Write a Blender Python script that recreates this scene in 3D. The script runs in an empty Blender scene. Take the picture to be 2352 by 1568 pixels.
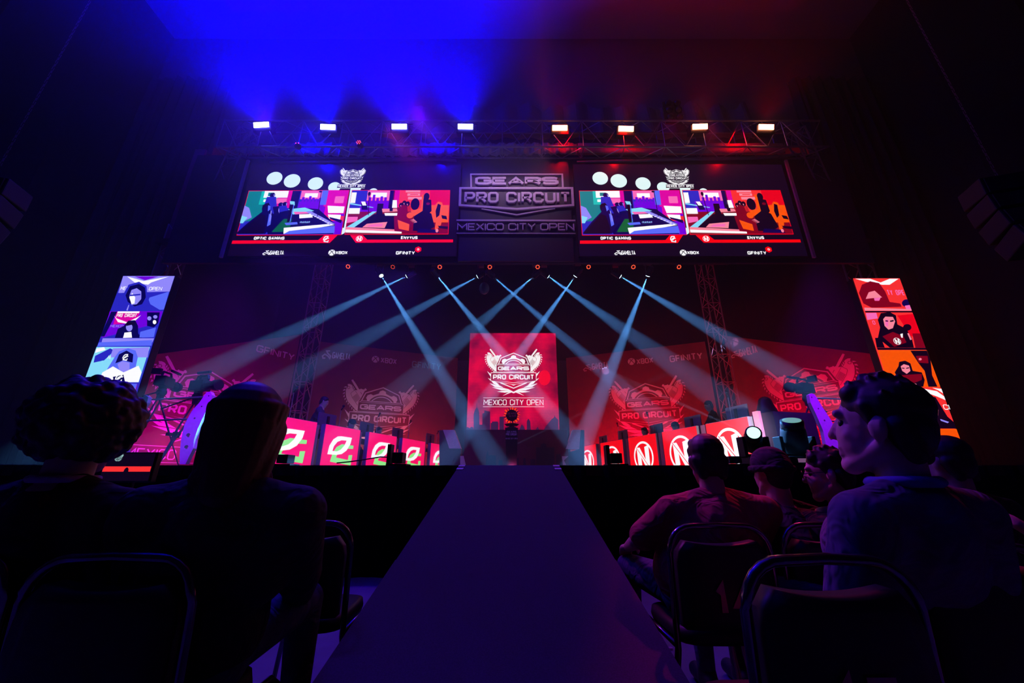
import bpy, bmesh, math, random
from mathutils import Vector, Matrix, Euler
from mathutils.geometry import tessellate_polygon
random.seed(7)
PI = math.pi
SC = bpy.context.scene
COL = SC.collection
# ------------------------------------------------------------------ camera
F = 895.0
HC = 1.05                       # eye height of the crouching photographer
PITCH = math.atan(314.0 / F)
cam_d = bpy.data.cameras.new('camera'); cam = bpy.data.objects.new('camera', cam_d); COL.objects.link(cam)
cam_d.sensor_width = 36; cam_d.sensor_fit = 'HORIZONTAL'; cam_d.lens = F / 2352 * 36
cam_d.clip_start = 0.05; cam_d.clip_end = 200
cam.location = (0, 0, HC); cam.rotation_euler = (PI / 2 + PITCH, 0, 0)
SC.camera = cam
# ------------------------------------------------------------------ world, colour management
w = bpy.data.worlds.new('world'); SC.world = w; w.use_nodes = True
bg = w.node_tree.nodes['Background']; bg.inputs[0].default_value = (0.25, 0.1, 0.5, 1); bg.inputs[1].default_value = 0.0012
SC.view_settings.view_transform = 'Standard'; SC.view_settings.look = 'None'
SC.view_settings.exposure = 0.0; SC.view_settings.gamma = 1.0; SC.view_settings.use_curve_mapping = False
cy = SC.cycles
cy.use_denoising = True; cy.use_adaptive_sampling = True; cy.adaptive_threshold = .02
cy.max_bounces = 4; cy.diffuse_bounces = 2; cy.glossy_bounces = 2; cy.transmission_bounces = 2; cy.volume_bounces = 0; cy.transparent_max_bounces = 6
cy.sample_clamp_indirect = 4.0; cy.sample_clamp_direct = 0.0
cy.caustics_reflective = False; cy.caustics_refractive = False
STG = 1.2                       # stage deck height
def spot(name, loc, aim, watt, col, deg, blend=0.3, r=0.03):
    l = bpy.data.lights.new(name, 'SPOT'); l.energy = watt; l.color = col; l.spot_size = math.radians(deg); l.spot_blend = blend; l.shadow_soft_size = r
    o = bpy.data.objects.new(name, l); COL.objects.link(o); o.location = loc
    o.rotation_euler = (Vector(aim) - Vector(loc)).to_track_quat('-Z', 'Y').to_euler()
    return o
def area(name, loc, aim, watt, col, sx, sy, spread=180):
    l = bpy.data.lights.new(name, 'AREA'); l.energy = watt; l.color = col; l.shape = 'RECTANGLE'; l.size = sx; l.size_y = sy; l.spread = math.radians(spread)
    o = bpy.data.objects.new(name, l); COL.objects.link(o); o.location = loc; o.rotation_euler = (Vector(aim) - Vector(loc)).to_track_quat('-Z', 'Y').to_euler(); return o
def ray(px, py):
    dx = (px - 1176) / F; du = (784 - py) / F
    c, s = math.cos(PITCH), math.sin(PITCH)
    return Vector((dx, c - du * s, s + du * c))
def P(px, py, Y):               # point seen at a pixel, standing at distance Y from the camera
    r = ray(px, py); return Vector((0, 0, HC)) + r * (Y / r.y)
# strobes on the upper truss (position, aim): four blue, four red
STROBE_Y = 8.0
STROBES = [(600, 286), (753, 291), (917, 290), (1069, 290), (1286, 293), (1438, 295), (1608, 290), (1760, 291)]
BLUE = (0.0, 0.0, 1.0); RED = (1.0, 0.0, 0.0)
for i, (px, py) in enumerate(STROBES):
    p = P(px, py, STROBE_Y - 0.30) + Vector((0, 0, .16))
    if i < 4:
        spot('strobe_light', p, p + Vector((-0.30 - .04 * (1.5 - i), -.55, 1)), 5200, BLUE, 122, 1.0, .06)
    else:
        spot('strobe_light', p, p + Vector((0.0, -.7, .75)), 130, RED, 120, 0.9, .06)
spot('added_audience_fill', (-6.4, 7.6, 9.9), (-3.5, 1.8, 4), 650, (.03, 0, 1), 140, 0.9, .1)  # added spots without fixtures, rim and fill light for the audience
spot('added_audience_fill', (-2.4, 7.6, 9.9), (-2.0, 1.8, 4), 560, (.10, 0, 1), 140, 0.9, .1)
spot('added_audience_fill', (4.2, 7.8, 10.0), (1.3, 2.0, 0), 120, (1, 0, .12), 40, 0.8, .1)
spot('added_audience_fill', (5.2, 7.8, 10.0), (1.4, 2.1, 1.15), 1700, (1, .02, .16), 8, 0.7, .1)
spot('added_audience_fill', (-3.4, 7.8, 9.8), (1.15, 2.15, 1.0), 1500, (1, .05, .5), 9.5, 0.7, .1)
spot('added_audience_fill', (-2.6, 7.8, 10.0), (1.3, 1.45, 1.1), 1700, (.30, .05, 1), 9, 0.7, .1)
spot('added_audience_fill', (-5.2, 7.8, 10.0), (-1.05, 1.3, 1.2), 700, (.05, .03, 1), 12, 0.7, .1)
# added spots for the strobes' low glow on drape and header
spot('added_truss_fill', P(700, 290, 7.9), P(760, 420, 8.5), 260, BLUE, 150, 0.9, .1)
spot('added_truss_fill', P(1000, 290, 7.9), P(1010, 420, 8.5), 170, BLUE, 150, 0.9, .1)
spot('added_truss_fill', P(1438, 290, 7.9), P(1438, 380, 8.5), 60, RED, 140, 0.9, .1)
spot('added_truss_fill', P(1300, 290, 7.9), P(1290, 380, 8.5), 40, RED, 140, 0.9, .1)
spot('added_truss_fill', P(1700, 290, 7.9), P(1700, 380, 8.5), 45, RED, 140, 0.9, .1)
# moving-head beams under the header: (lamp pixel, pixel it points to, depth there, power)
BEAM_Y = 9.6
BEAMS = [((877, 635), (1130, 1050), 9.2, 1.0), ((932, 635), (400, 893), 10.8, .7), ((1006, 636), (1200, 870), 15, 1.0), ((1095, 636), (560, 930), 12.5, .55),
         ((1134, 636), (1400, 866), 15, .8), ((1224, 636), (900, 920), 15.5, .45), ((1261, 636), (1700, 945), 12.5, .6), ((1320, 636), (1030, 1040), 14, 1.0),
         ((1427, 636), (1860, 890), 10.5, .75), ((1487, 636), (1330, 1035), 13.5, 1.15)]
BEAMCOL = (0.10, 0.38, 1.0)
def landing(a, b):              # follow the beam on to where it meets the stage deck
    yy = 1070 if abs(b[0] - 1176) > 250 else 1079; t = (yy - a[1]) / (b[1] - a[1]); x = a[0] + (b[0] - a[0]) * t; r = ray(x, yy); return Vector((0, 0, HC)) + r * ((STG - HC) / r.z)
for a, b, yb, k in BEAMS:
    spot('moving_head_beam', P(a[0], a[1], BEAM_Y), landing(a, b), 80000 * k, BEAMCOL, 5.4, 0.55, .012)
FLOORB = [((1085, 1066), 11.1, (1300, 966), 11.85, 14000), ((1712, 992), 5.75, (1392, 852), 15.7, 20000)]
for a, ya, b, yb, pw in FLOORB:
    spot('floor_beam', P(a[0], a[1], ya), P(b[0], b[1], yb), pw, (.35, .5, 1.0), 1.7, 0.4, .012)
PARS = [(799, 612, 860, 735), (902, 613, 902, 700), (1010, 613, 1090, 720), (1125, 613, 1060, 700), (1235, 613, 1330, 740), (1352, 613, 1280, 730), (1455, 613, 1540, 720), (1560, 613, 1500, 730)]
for i, (x, y, bx, by) in enumerate(PARS):
    if i != 1:
        spot('par_beam', P(x, y, 9.3), P(bx, by, 10.5), 420, (1, .03, .01), 6, 0.6, .03)
spot('floor_spill', P(1735, 1000, 6.0), P(1700, 985, 7.3), 150, (1, .8, .95), 60, .8, .05)
# uplights on backdrop; added fills on sign, desk and side panels
# uplights standing on the deck in front of each banner
for x, y, ax, ay, az, pw, c in ((3.2, 14.7, 3.5, 15.9, 3.4, 140, (1, 0, .04)), (4.7, 14.1, 5.1, 15.2, 3.6, 170, (1, 0, .03)), (6.3, 13.4, 6.6, 14.6, 3.4, 80, (1, .0, .01)), (7.7, 12.0, 8.9, 12.8, 3.4, 120, (1, 0, .0)), (8.6, 10.8, 9.7, 11.4, 3.4, 120, (1, 0, .02)), (9.0, 9.6, 10.3, 10.4, 3.0, 90, (1, .0, .12)),
                            (-7.7, 12.0, -8.9, 12.8, 3.2, 60, (1, 0, .25)), (-8.6, 10.8, -9.7, 11.4, 3.2, 80, (.9, 0, .5)), (-9.0, 9.6, -10.3, 10.4, 2.6, 50, (.55, 0, 1)), (-5.2, 14.1, -5.3, 15.2, 3.0, 46, (1, .35, .3)), (-3.6, 14.7, -3.8, 15.9, 3.0, 90, (1, .05, .06)), (-6.6, 13.4, -6.7, 14.6, 3.0, 10, (.5, .6, .8)), (0, 10.6, 0.2, 12, 1.9, 14, (1, .1, .5))):
    spot('uplight', (x, y, STG + .06), (ax, ay, az), pw * 2.6, c, 130, .9, .08)
area('added_sign_fill', (0.1, 7.7, P(1185, 330, 7.7).z), (0.1, 8.5, P(1185, 500, 8.5).z), 11, (.85, .5, .85), 2.6, .1, 120)  # added strip light brightening the lettering, no fixture modelled
area('added_stage_fill', (-3.4, 6.9, 5.2), (-4.0, 8.6, 1.3), 80, (.10, .02, 1), 3.0, .4, 140)  # added area light, blue fill on the left desk
spot('added_stage_fill', (-4.2, 4.2, 5.2), (-4.6, 6.2, 1.8), 1500, (.2, .0, 1), 34, 0.8, .1)  # added violet spots without fixtures, lifting the curved side panels
spot('added_stage_fill', (4.6, 4.2, 5.2), (4.9, 6.4, 1.9), 1300, (.28, .0, 1), 30, 0.8, .1)
# ------------------------------------------------------------------ materials
MATS = {}
def mat(name, col, rough=.6, metal=0., emi=None, es=1., noise=.15, scale=20., led=False, spec=.4):
    if name in MATS: return MATS[name]
    m = bpy.data.materials.new(name); m.use_nodes = True; nt = m.node_tree; b = nt.nodes['Principled BSDF']
    b.inputs['Base Color'].default_value = (*col, 1); b.inputs['Roughness'].default_value = rough; b.inputs['Metallic'].default_value = metal
    b.inputs['Specular IOR Level'].default_value = spec
    if emi is None and noise > 0:
        tc = nt.nodes.new('ShaderNodeTexCoord'); n = nt.nodes.new('ShaderNodeTexNoise'); n.inputs['Scale'].default_value = scale; n.inputs['Detail'].default_value = 4
        mx = nt.nodes.new('ShaderNodeMix'); mx.data_type = 'RGBA'
        mx.inputs[6].default_value = (*[c * (1 - noise) for c in col], 1); mx.inputs[7].default_value = (*[min(1, c * (1 + noise)) for c in col], 1)
        nt.links.new(tc.outputs['Object'], n.inputs['Vector']); nt.links.new(n.outputs[0], mx.inputs[0]); nt.links.new(mx.outputs[2], b.inputs['Base Color'])
    if emi is not None:
        b.inputs['Emission Color'].default_value = (*emi, 1); b.inputs['Emission Strength'].default_value = es
        if led:                 # rows of diodes
            tc = nt.nodes.new('ShaderNodeTexCoord'); sx = nt.nodes.new('ShaderNodeSeparateXYZ'); nt.links.new(tc.outputs['Object'], sx.inputs[0])
            mu = nt.nodes.new('ShaderNodeMath'); mu.operation = 'MULTIPLY'; mu.inputs[1].default_value = led; nt.links.new(sx.outputs['Z'], mu.inputs[0])
            sn = nt.nodes.new('ShaderNodeMath'); sn.operation = 'SINE'; nt.links.new(mu.outputs[0], sn.inputs[0])
            ma = nt.nodes.new('ShaderNodeMath'); ma.operation = 'MULTIPLY_ADD'; ma.inputs[1].default_value = .16 * es; ma.inputs[2].default_value = .9 * es
            nt.links.new(sn.outputs[0], ma.inputs[0]); nt.links.new(ma.outputs[0], b.inputs['Emission Strength'])
    MATS[name] = m; return m
BLK = mat('black_metal', (.018, .018, .02), .35, .3)
STEEL = mat('aluminium', (.62, .62, .66), .3, .9, noise=.05)
CLOTH = mat('black_cloth', (.012, .012, .014), .9)
DARKPL = mat('dark_plastic', (.02, .02, .022), .4)
# ------------------------------------------------------------------ mesh building
OFF = {}
class MB:
    def __init__(s): s.v = []; s.f = []; s.m = []
    def add(s, vs, fs, m=0):
        b = len(s.v); s.v += [Vector(v) for v in vs]; s.f += [tuple(b + i for i in f) for f in fs]; s.m += [m] * len(fs); return s
    def box(s, c, size, m=0, rot=None):
        c = Vector(c); h = Vector(size) / 2; R = rot if rot is not None else Matrix.Identity(3)
        vs = [c + R @ Vector((x * h.x, y * h.y, z * h.z)) for x in (-1, 1) for y in (-1, 1) for z in (-1, 1)]
        return s.add(vs, [(0, 1, 3, 2), (4, 6, 7, 5), (0, 4, 5, 1), (2, 3, 7, 6), (0, 2, 6, 4), (1, 5, 7, 3)], m)
    def cyl(s, a, b, r0, r1=None, m=0, n=10):
        a, b = Vector(a), Vector(b); r1 = r0 if r1 is None else r1
        q = (b - a).to_track_quat('Z', 'Y'); vs = []
        for p, r in ((a, r0), (b, r1)):
            for i in range(n):
                t = 2 * PI * i / n; vs.append(p + q @ Vector((r * math.cos(t), r * math.sin(t), 0)))
        fs = [(i, (i + 1) % n, n + (i + 1) % n, n + i) for i in range(n)] + [tuple(range(n - 1, -1, -1)), tuple(range(n, 2 * n))]
        return s.add(vs, fs, m)
    def tube(s, pts, r, m=0, n=8):
        pts = [Vector(p) for p in pts]; rings = []
        for i, p in enumerate(pts):
            d = (pts[min(i + 1, len(pts) - 1)] - pts[max(i - 1, 0)]).normalized()
            u = d.cross(Vector((0, 0, 1))); u = u.normalized() if u.length > .05 else d.cross(Vector((1, 0, 0))).normalized(); w_ = d.cross(u)
            if rings and u.dot(lu) < 0: u, w_ = -u, -w_
            lu = u; rr = r[i] if isinstance(r, (list, tuple)) else r
            rings.append([p + u * rr * math.cos(2 * PI * k / n) + w_ * rr * math.sin(2 * PI * k / n) for k in range(n)])
        vs = [v for g in rings for v in g]; fs = []
        for i in range(len(pts) - 1):
            fs += [(i * n + k, i * n + (k + 1) % n, (i + 1) * n + (k + 1) % n, (i + 1) * n + k) for k in range(n)]
        fs += [tuple(range(n - 1, -1, -1)), tuple(range((len(pts) - 1) * n, len(pts) * n))]
        return s.add(vs, fs, m)
    def ball(s, c, r, m=0, nu=16, nv=10, R=None):
        c = Vector(c); r = Vector(r) if hasattr(r, '__len__') else Vector((r, r, r)); R = R if R is not None else Matrix.Identity(3)
        vs = [c + R @ Vector((0, 0, r.z))]
        for j in range(1, nv):
            t = PI * j / nv
            for i in range(nu):
                a = 2 * PI * i / nu; vs.append(c + R @ Vector((r.x * math.sin(t) * math.cos(a), r.y * math.sin(t) * math.sin(a), r.z * math.cos(t))))
        vs.append(c - R @ Vector((0, 0, r.z))); L = len(vs) - 1; fs = [(0, 1 + i, 1 + (i + 1) % nu) for i in range(nu)]
        for j in range(nv - 2):
            b = 1 + j * nu; fs += [(b + i, b + nu + i, b + nu + (i + 1) % nu, b + (i + 1) % nu) for i in range(nu)]
        b = 1 + (nv - 2) * nu; fs += [(b + i, L, b + (i + 1) % nu) for i in range(nu)]
        return s.add(vs, fs, m)
    def cap(s, a, b, r0, r1, m=0, n=14):        # tapered limb with round ends
        a, b = Vector(a), Vector(b); L = (b - a).length; q = (b - a).to_track_quat('Z', 'Y').to_matrix(); vs = []; rings = []
        for k in range(5): t = PI / 2 * (k / 5 - 1) ; rings.append((r0 * math.sin(t), r0 * math.cos(t)))
        rings[0] = (-r0 * .999, r0 * .06)
        rings.append((0, r0)); rings.append((L * .5, (r0 + r1) / 2 * 1.01)); rings.append((L, r1))
        for k in range(1, 5): t = PI / 2 * k / 5; rings.append((L + r1 * math.sin(t), r1 * math.cos(t)))
        rings.append((L + r1, r1 * .06))
        for z, r in rings:
            for i in range(n): vs.append(a + q @ Vector((r * math.cos(2 * PI * i / n), r * math.sin(2 * PI * i / n), z)))
        fs = []; N = len(rings)
        for j in range(N - 1): fs += [(j * n + i, j * n + (i + 1) % n, (j + 1) * n + (i + 1) % n, (j + 1) * n + i) for i in range(n)]
        fs += [tuple(range(n - 1, -1, -1)), tuple(range((N - 1) * n, N * n))]
        return s.add(vs, fs, m)
    def prism(s, pts2, O, ux, uy, d0, d1, m=0):  # closed outline in a plane, extruded along the normal
        n = ux.cross(uy).normalized(); k = len(pts2)
        lo = [O + ux * p[0] + uy * p[1] + n * d0 for p in pts2]; hi = [O + ux * p[0] + uy * p[1] + n * d1 for p in pts2]
        tri = tessellate_polygon([[Vector((p[0], p[1], 0)) for p in pts2]])
        fs = [tuple(t) for t in tri] + [tuple(k + i for i in reversed(t)) for t in tri] + [(i, (i + 1) % k, k + (i + 1) % k, k + i) for i in range(k)]
        return s.add(lo + hi, fs, m)
    def build(s, name, mats, parent=None, loc=None, smooth=False, bevel=0):
        off = OFF.get(parent.name, Vector((0, 0, 0))) if parent else Vector(loc or (0, 0, 0))
        me = bpy.data.meshes.new(name); me.from_pydata([v - off for v in s.v], [], s.f)
        mats = mats if isinstance(mats, (list, tuple)) else [mats]
        for m in mats: me.materials.append(m)
        me.polygons.foreach_set('material_index', s.m)
        bm = bmesh.new(); bm.from_mesh(me); bmesh.ops.recalc_face_normals(bm, faces=bm.faces); bm.to_mesh(me); bm.free()
        if smooth: me.polygons.foreach_set('use_smooth', [True] * len(me.polygons))
        me.update(); o = bpy.data.objects.new(name, me); COL.objects.link(o)
        if parent: o.parent = parent
        else: o.location = off
        OFF[o.name] = off
        if bevel:
            b = o.modifiers.new('bevel', 'BEVEL'); b.width = bevel; b.segments = 2; b.limit_method = 'ANGLE'
        return o
def tag(o, label, cat, group=None, kind=None):
    if label: o['label'] = label
    if cat: o['category'] = cat
    if group: o['group'] = group
    if kind: o['kind'] = kind
    return o
def thing(name, label, cat, loc, group=None):
    o = bpy.data.objects.new(name, None); COL.objects.link(o); o.location = loc; o.empty_display_size = .1
    OFF[o.name] = Vector(loc); return tag(o, label, cat, group)
def struct(o): o['kind'] = 'structure'; return o
def dup(root, loc, label, rz=None):
    r = root.copy(); COL.objects.link(r); r.location = loc; r['label'] = label
    if rz is not None: r.rotation_euler = (0, 0, rz)
    for ch in list(root.children):
        c = ch.copy(); COL.objects.link(c); c.parent = r
        for g in list(ch.children):
            d = g.copy(); COL.objects.link(d); d.parent = c
    return r
# ------------------------------------------------------------------ flat drawing in a plane
class Plane:
    def __init__(s, O, ux, uy): s.O = Vector(O); s.ux = Vector(ux).normalized(); s.uy = Vector(uy).normalized(); s.n = s.ux.cross(s.uy)
    def px(s, x, y):            # photo measurement -> coordinates in this plane
        r = ray(x, y); c = Vector((0, 0, HC)); t = (s.O - c).dot(s.n) / r.dot(s.n); p = c + r * t - s.O
        return (p.dot(s.ux), p.dot(s.uy))
    def at(s, u, v, d=0): return s.O + s.ux * u + s.uy * v + s.n * d
def area2(p): return sum(p[i][0] * p[(i + 1) % len(p)][1] - p[(i + 1) % len(p)][0] * p[i][1] for i in range(len(p))) / 2
def poly(mb, pl, pts, m, d, hole=None):
    loops = [[Vector((p[0], p[1], 0)) for p in pts]]
    if hole: loops.append([Vector((p[0], p[1], 0)) for p in hole])
    flat = [p for l in loops for p in l]
    tri = tessellate_polygon(loops)
    mb.add([pl.at(p.x, p.y, d) for p in flat], [tuple(t) for t in tri], m)
def circ(cx, cyy, rx, ry=None, n=28, a0=0, a1=2 * PI):
    ry = rx if ry is None else ry; full = abs(a1 - a0 - 2 * PI) < 1e-6
    return [(cx + rx * math.cos(a0 + (a1 - a0) * i / (n if full else n - 1)), cyy + ry * math.sin(a0 + (a1 - a0) * i / (n if full else n - 1))) for i in range(n)]
GL = {
'A': [[(0, 0), (.5, 1), (1, 0)], [(.2, .3), (.8, .3)]], 'B': [[(0, 0), (0, 1), (.85, 1), (1, .85), (1, .62), (.85, .5), (0, .5)], [(.85, .5), (1, .38), (1, .12), (.85, 0), (0, 0)]],
'C': [[(1, .72), (1, .85), (.8, 1), (.2, 1), (0, .85), (0, .15), (.2, 0), (.8, 0), (1, .15), (1, .28)]],
'D': [[(0, 0), (0, 1), (.75, 1), (1, .8), (1, .2), (.75, 0), (0, 0)]], 'E': [[(1, 1), (0, 1), (0, 0), (1, 0)], [(0, .5), (.88, .5)]],
'F': [[(1, 1), (0, 1), (0, 0)], [(0, .5), (.85, .5)]], 'G': [[(1, .85), (.82, 1), (.18, 1), (0, .85), (0, .15), (.18, 0), (.82, 0), (1, .15), (1, .5), (.5, .5)]],
'H': [[(0, 0), (0, 1)], [(1, 0), (1, 1)], [(0, .5), (1, .5)]], 'I': [[(0, 0), (0, 1)]], 'L': [[(0, 1), (0, 0), (1, 0)]],
'M': [[(0, 0), (0, 1), (.5, .35), (1, 1), (1, 0)]], 'N': [[(0, 0), (0, 1), (1, 0), (1, 1)]],
'O': [[(.2, 0), (.8, 0), (1, .15), (1, .85), (.8, 1), (.2, 1), (0, .85), (0, .15), (.2, 0)]],
'P': [[(0, 0), (0, 1), (.8, 1), (1, .85), (1, .58), (.8, .42), (0, .42)]], 'R': [[(0, 0), (0, 1), (.8, 1), (1, .85), (1, .6), (.8, .45), (0, .45)], [(.5, .45), (1, 0)]],
'S': [[(1, .85), (.82, 1), (.18, 1), (0, .86), (0, .64), (.18, .5), (.82, .5), (1, .36), (1, .14), (.82, 0), (.18, 0), (0, .15)]],
'T': [[(0, 1), (1, 1)], [(.5, 1), (.5, 0)]], 'U': [[(0, 1), (0, .15), (.2, 0), (.8, 0), (1, .15), (1, 1)]], 'V': [[(0, 1), (.5, 0), (1, 1)]],
'W': [[(0, 1), (.25, 0), (.5, .7), (.75, 0), (1, 1)]], 'X': [[(0, 0), (1, 1)], [(0, 1), (1, 0)]], 'Y': [[(0, 1), (.5, .45), (1, 1)], [(.5, .45), (.5, 0)]],
'1': [[(0, .75), (.6, 1), (.6, 0)]], '2': [[(0, .85), (.2, 1), (.8, 1), (1, .8), (1, .6), (0, 0), (1, 0)]], '3': [[(0, 1), (1, 1), (1, .5), (.3, .5)], [(1, .5), (1, 0), (0, 0)]],
'4': [[(.75, 0), (.75, 1), (0, .3), (1, .3)]], '5': [[(1, 1), (0, 1), (0, .55), (.8, .55), (1, .4), (1, .12), (.8, 0), (0, 0)]]}
def ribbon(pts, t):
    closed = pts[0] == pts[-1] and len(pts) > 3
    P2 = [Vector((*p, 0)) for p in (pts[:-1] if closed else pts)]; n = len(P2); L = []; R = []
    for i in range(n):
        a = P2[(i - 1) % n] if (closed or i) else None; b = P2[(i + 1) % n] if (closed or i < n - 1) else None; p = P2[i]
        d1 = (p - a).normalized() if a is not None else (b - p).normalized(); d2 = (b - p).normalized() if b is not None else d1
        nn = Vector((-(d1 + d2).y, (d1 + d2).x, 0))
        if nn.length < 1e-4: nn = Vector((-d1.y, d1.x, 0))
        nn.normalize(); k = t / 2 / max(.45, nn.dot(Vector((-d1.y, d1.x, 0))))
        L.append(p + nn * k); R.append(p - nn * k)
    q = [(L[i], L[(i + 1) % n], R[(i + 1) % n], R[i]) for i in range(n if closed else n - 1)]
    return [[(v.x, v.y) for v in f] for f in q]
WID = {'I': .0, 'M': 1.25, 'W': 1.35, '1': .6, ' ': .55, 'E': .88, 'L': .85, 'F': .85, 'T': .95}
def text_polys(s, u0, u1, v0, v1, wt=.17, gap=.3, shear=0.):
    H = v1 - v0; t = wt * H; W_ = u1 - u0; ws_ = [WID.get(c, 1.) for c in s]; n = len(s)
    gp = [0 if i == n - 1 else ((t + gap * .30 * H) if s[i] != ' ' and s[i + 1] != ' ' else (t * .6 + .27 * H)) for i in range(n)]
    core = [0 if c in ' I' else w_ for c, w_ in zip(s, ws_)]; k = (W_ - t - sum(gp)) / max(sum(core), .01)
    if k < H * .30: f = (W_ - t - H * .30 * sum(core)) / max(sum(gp), 1e-6); f = max(f, .45); gp = [g_ * f for g_ in gp]; k = (W_ - t - sum(gp)) / max(sum(core), .01)
    x = u0 + t / 2; out = []
    for i, c in enumerate(s):
        if c != ' ':
            for st in GL[c]:
                pts = [(x + p[0] * core[i] * k, v0 + t / 2 + p[1] * (H - t)) for p in st]
                for q in ribbon(pts, t): out.append([(a + shear * (b - v0), b) for a, b in q])
        x += core[i] * k + gp[i]
    return out
def text(mb, pl, s, box, m, d=.006, wt=.17, gap=.3, shear=0., thick=0):
    u0, u1, v0, v1 = box
    for q in text_polys(s, u0, u1, v0, v1, wt, gap, shear):
        if thick: mb.prism(q, pl.O, pl.ux, pl.uy, 0, thick, m)
        else: mb.add([pl.at(a, b, d) for a, b in q], [tuple(range(len(q)))], m)
def text_px(mb, pl, s, xl, yl, xr, yr, h, m, **k):
    a = pl.px(xl, yl); b = pl.px(xr, yr); c = pl.px(xl, yl - h / 2); e = pl.px(xl, yl + h / 2); hh = abs(c[1] - e[1]); vc = (a[1] + b[1]) / 2
    text(mb, pl, s, (min(a[0], b[0]), max(a[0], b[0]), vc - hh / 2, vc + hh / 2), m, **k)
def emblem(mb, pl, cx, apex_v, width, ml, mdk, d=.006, open_line=False, lv=.003):
    s = width / 1716.
    X = lambda x, sg: cx + sg * (x - 968) * s
    Y = lambda y: apex_v - (y - 192) * s
    def g(pts, m=ml, dd=d, hole=None):
        for sg in (1, -1):
            poly(mb, pl, [(X(a, sg), Y(b)) for a, b in pts], m, dd, [(X(a, sg), Y(b)) for a, b in hole] if hole else None)
    g([(968, 192), (588, 352), (516, 540), (542, 540), (606, 370), (968, 218)])
    g([(485, 570), (528, 536), (968, 536), (968, 549), (532, 549), (500, 571)]); g([(458, 571), (968, 571), (968, 580), (470, 580), (470, 779), (968, 779), (968, 789), (458, 789)])
    g([(303, 800), (385, 795), (460, 785), (460, 800), (968, 800), (968, 814), (316, 814), (316, 1040), (303, 1046)])
    arc = lambda cyy, r, x0: [(968 - r * math.sin(t), cyy - r * math.cos(t)) for t in [math.asin((968 - x0) / r) * k / 10 for k in range(11)]]
    g([(968, 268), (902, 295), (887, 350), (765, 402), (712, 377), (645, 405), (618, 470), (645, 520), (640, 536)] + arc(723, 335, 690)[::-1])
    g(arc(712, 292, 735) + arc(713, 273, 760)[::-1])
    g([(187, 190), (230, 183), (270, 196), (300, 225), (288, 250), (345, 325), (365, 312), (412, 312), (325, 200), (255, 95), (285, 70), (365, 170), (440, 280), (465, 290), (485, 265), (500, 280), (535, 282), (560, 285),
       (556, 270), (583, 250), (613, 288), (590, 312), (575, 310), (530, 430), (490, 530), (458, 571), (458, 775), (440, 770), (375, 710), (300, 640), (240, 580), (200, 500), (178, 420), (168, 340), (182, 270), (205, 232)])
    for t in ([(115, 272), (150, 248), (180, 243), (172, 272)], [(108, 353), (125, 315), (160, 308), (155, 340)], [(110, 423), (150, 370), (158, 410)], [(132, 495), (155, 430), (167, 480)], [(165, 560), (175, 500), (198, 530)],
              [(208, 618), (207, 555), (232, 580)], [(252, 668), (245, 600), (273, 630)], [(297, 715), (290, 645), (318, 680)], [(343, 762), (333, 695), (362, 725)], [(378, 790), (380, 740), (430, 775)],
              [(297, 255), (320, 220), (325, 285)], [(325, 295), (345, 250), (350, 315)],
              [(193, 755), (303, 848), (303, 930)], [(222, 960), (303, 1005), (303, 1050)], [(515, 1045), (968, 1103), (968, 1116)]): g(t)
    g([(316, 1042), (890, 1145), (968, 1158), (968, 1190), (920, 1165), (893, 1152), (600, 1106), (316, 1054)])
    g([(580, 1100), (590, 1122), (968, 1280), (968, 1252), (625, 1108)])
    g([(316, 1042), (428, 1075), (490, 1110), (550, 1165), (497, 1152), (680, 1250), (435, 1230), (270, 1122), (478, 1182), (445, 1160), (395, 1138)])
    g([(343, 1238), (690, 1262), (810, 1290), (968, 1370), (968, 1415), (905, 1390), (655, 1488), (800, 1400), (870, 1380), (715, 1398), (487, 1368), (815, 1322), (620, 1328)])
    k = d + lv
    for i in range(8):
        a = i * 13; g([(405 + a * .9, 398 + a * 1.15), (412 + a * .9, 402 + a * 1.15), (335 + a * .85, 484 + a * 1.12), (329 + a * .85, 478 + a * 1.12)], mdk, k)
    for q in ribbon([(362, 320), (500, 500)], 6) + ribbon([(345, 325), (286, 380), (285, 405), (325, 490), (457, 655)], 7) + ribbon([(290, 250), (345, 325)], 6) + ribbon([(478, 357), (495, 362), (516, 400)], 8): g(q, mdk, k)
    g(circ(222, 268, 31), mdk, k, circ(222, 268, 22))
    B = lambda x0, x1, y0, y1: (X(x0, 1), X(x1, 1), Y(y1), Y(y0))
    text(mb, pl, 'GEARS', B(510, 1427, 618, 734), ml, d, wt=.26, gap=.12); text(mb, pl, 'PRO CIRCUIT', B(368, 1568, 860, 1008), ml, d, wt=.21, gap=.28)
    if open_line:
        text(mb, pl, 'MEXICO CITY OPEN', B(115, 1821, 1594, 1757), ml, d, wt=.11, gap=.3)
        for y in (1543, 1795): poly(mb, pl, [(X(100, 1), Y(y)), (X(1836, 1), Y(y)), (X(1836, 1), Y(y + 11)), (X(100, 1), Y(y + 11))], ml, d)
def mark_sphere(mb, pl, cx, cyy, r, ml, md, d):
    poly(mb, pl, circ(cx, cyy, r), ml, d)
    for sg in (1, -1):
        for q in ribbon([(cx - sg * r * .75, cyy - r * .78), (cx - sg * r * .2, cyy + r * .1), (cx + sg * r * .5, cyy + r * .72)], r * .2): poly(mb, pl, q, md, d + .003)
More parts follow.
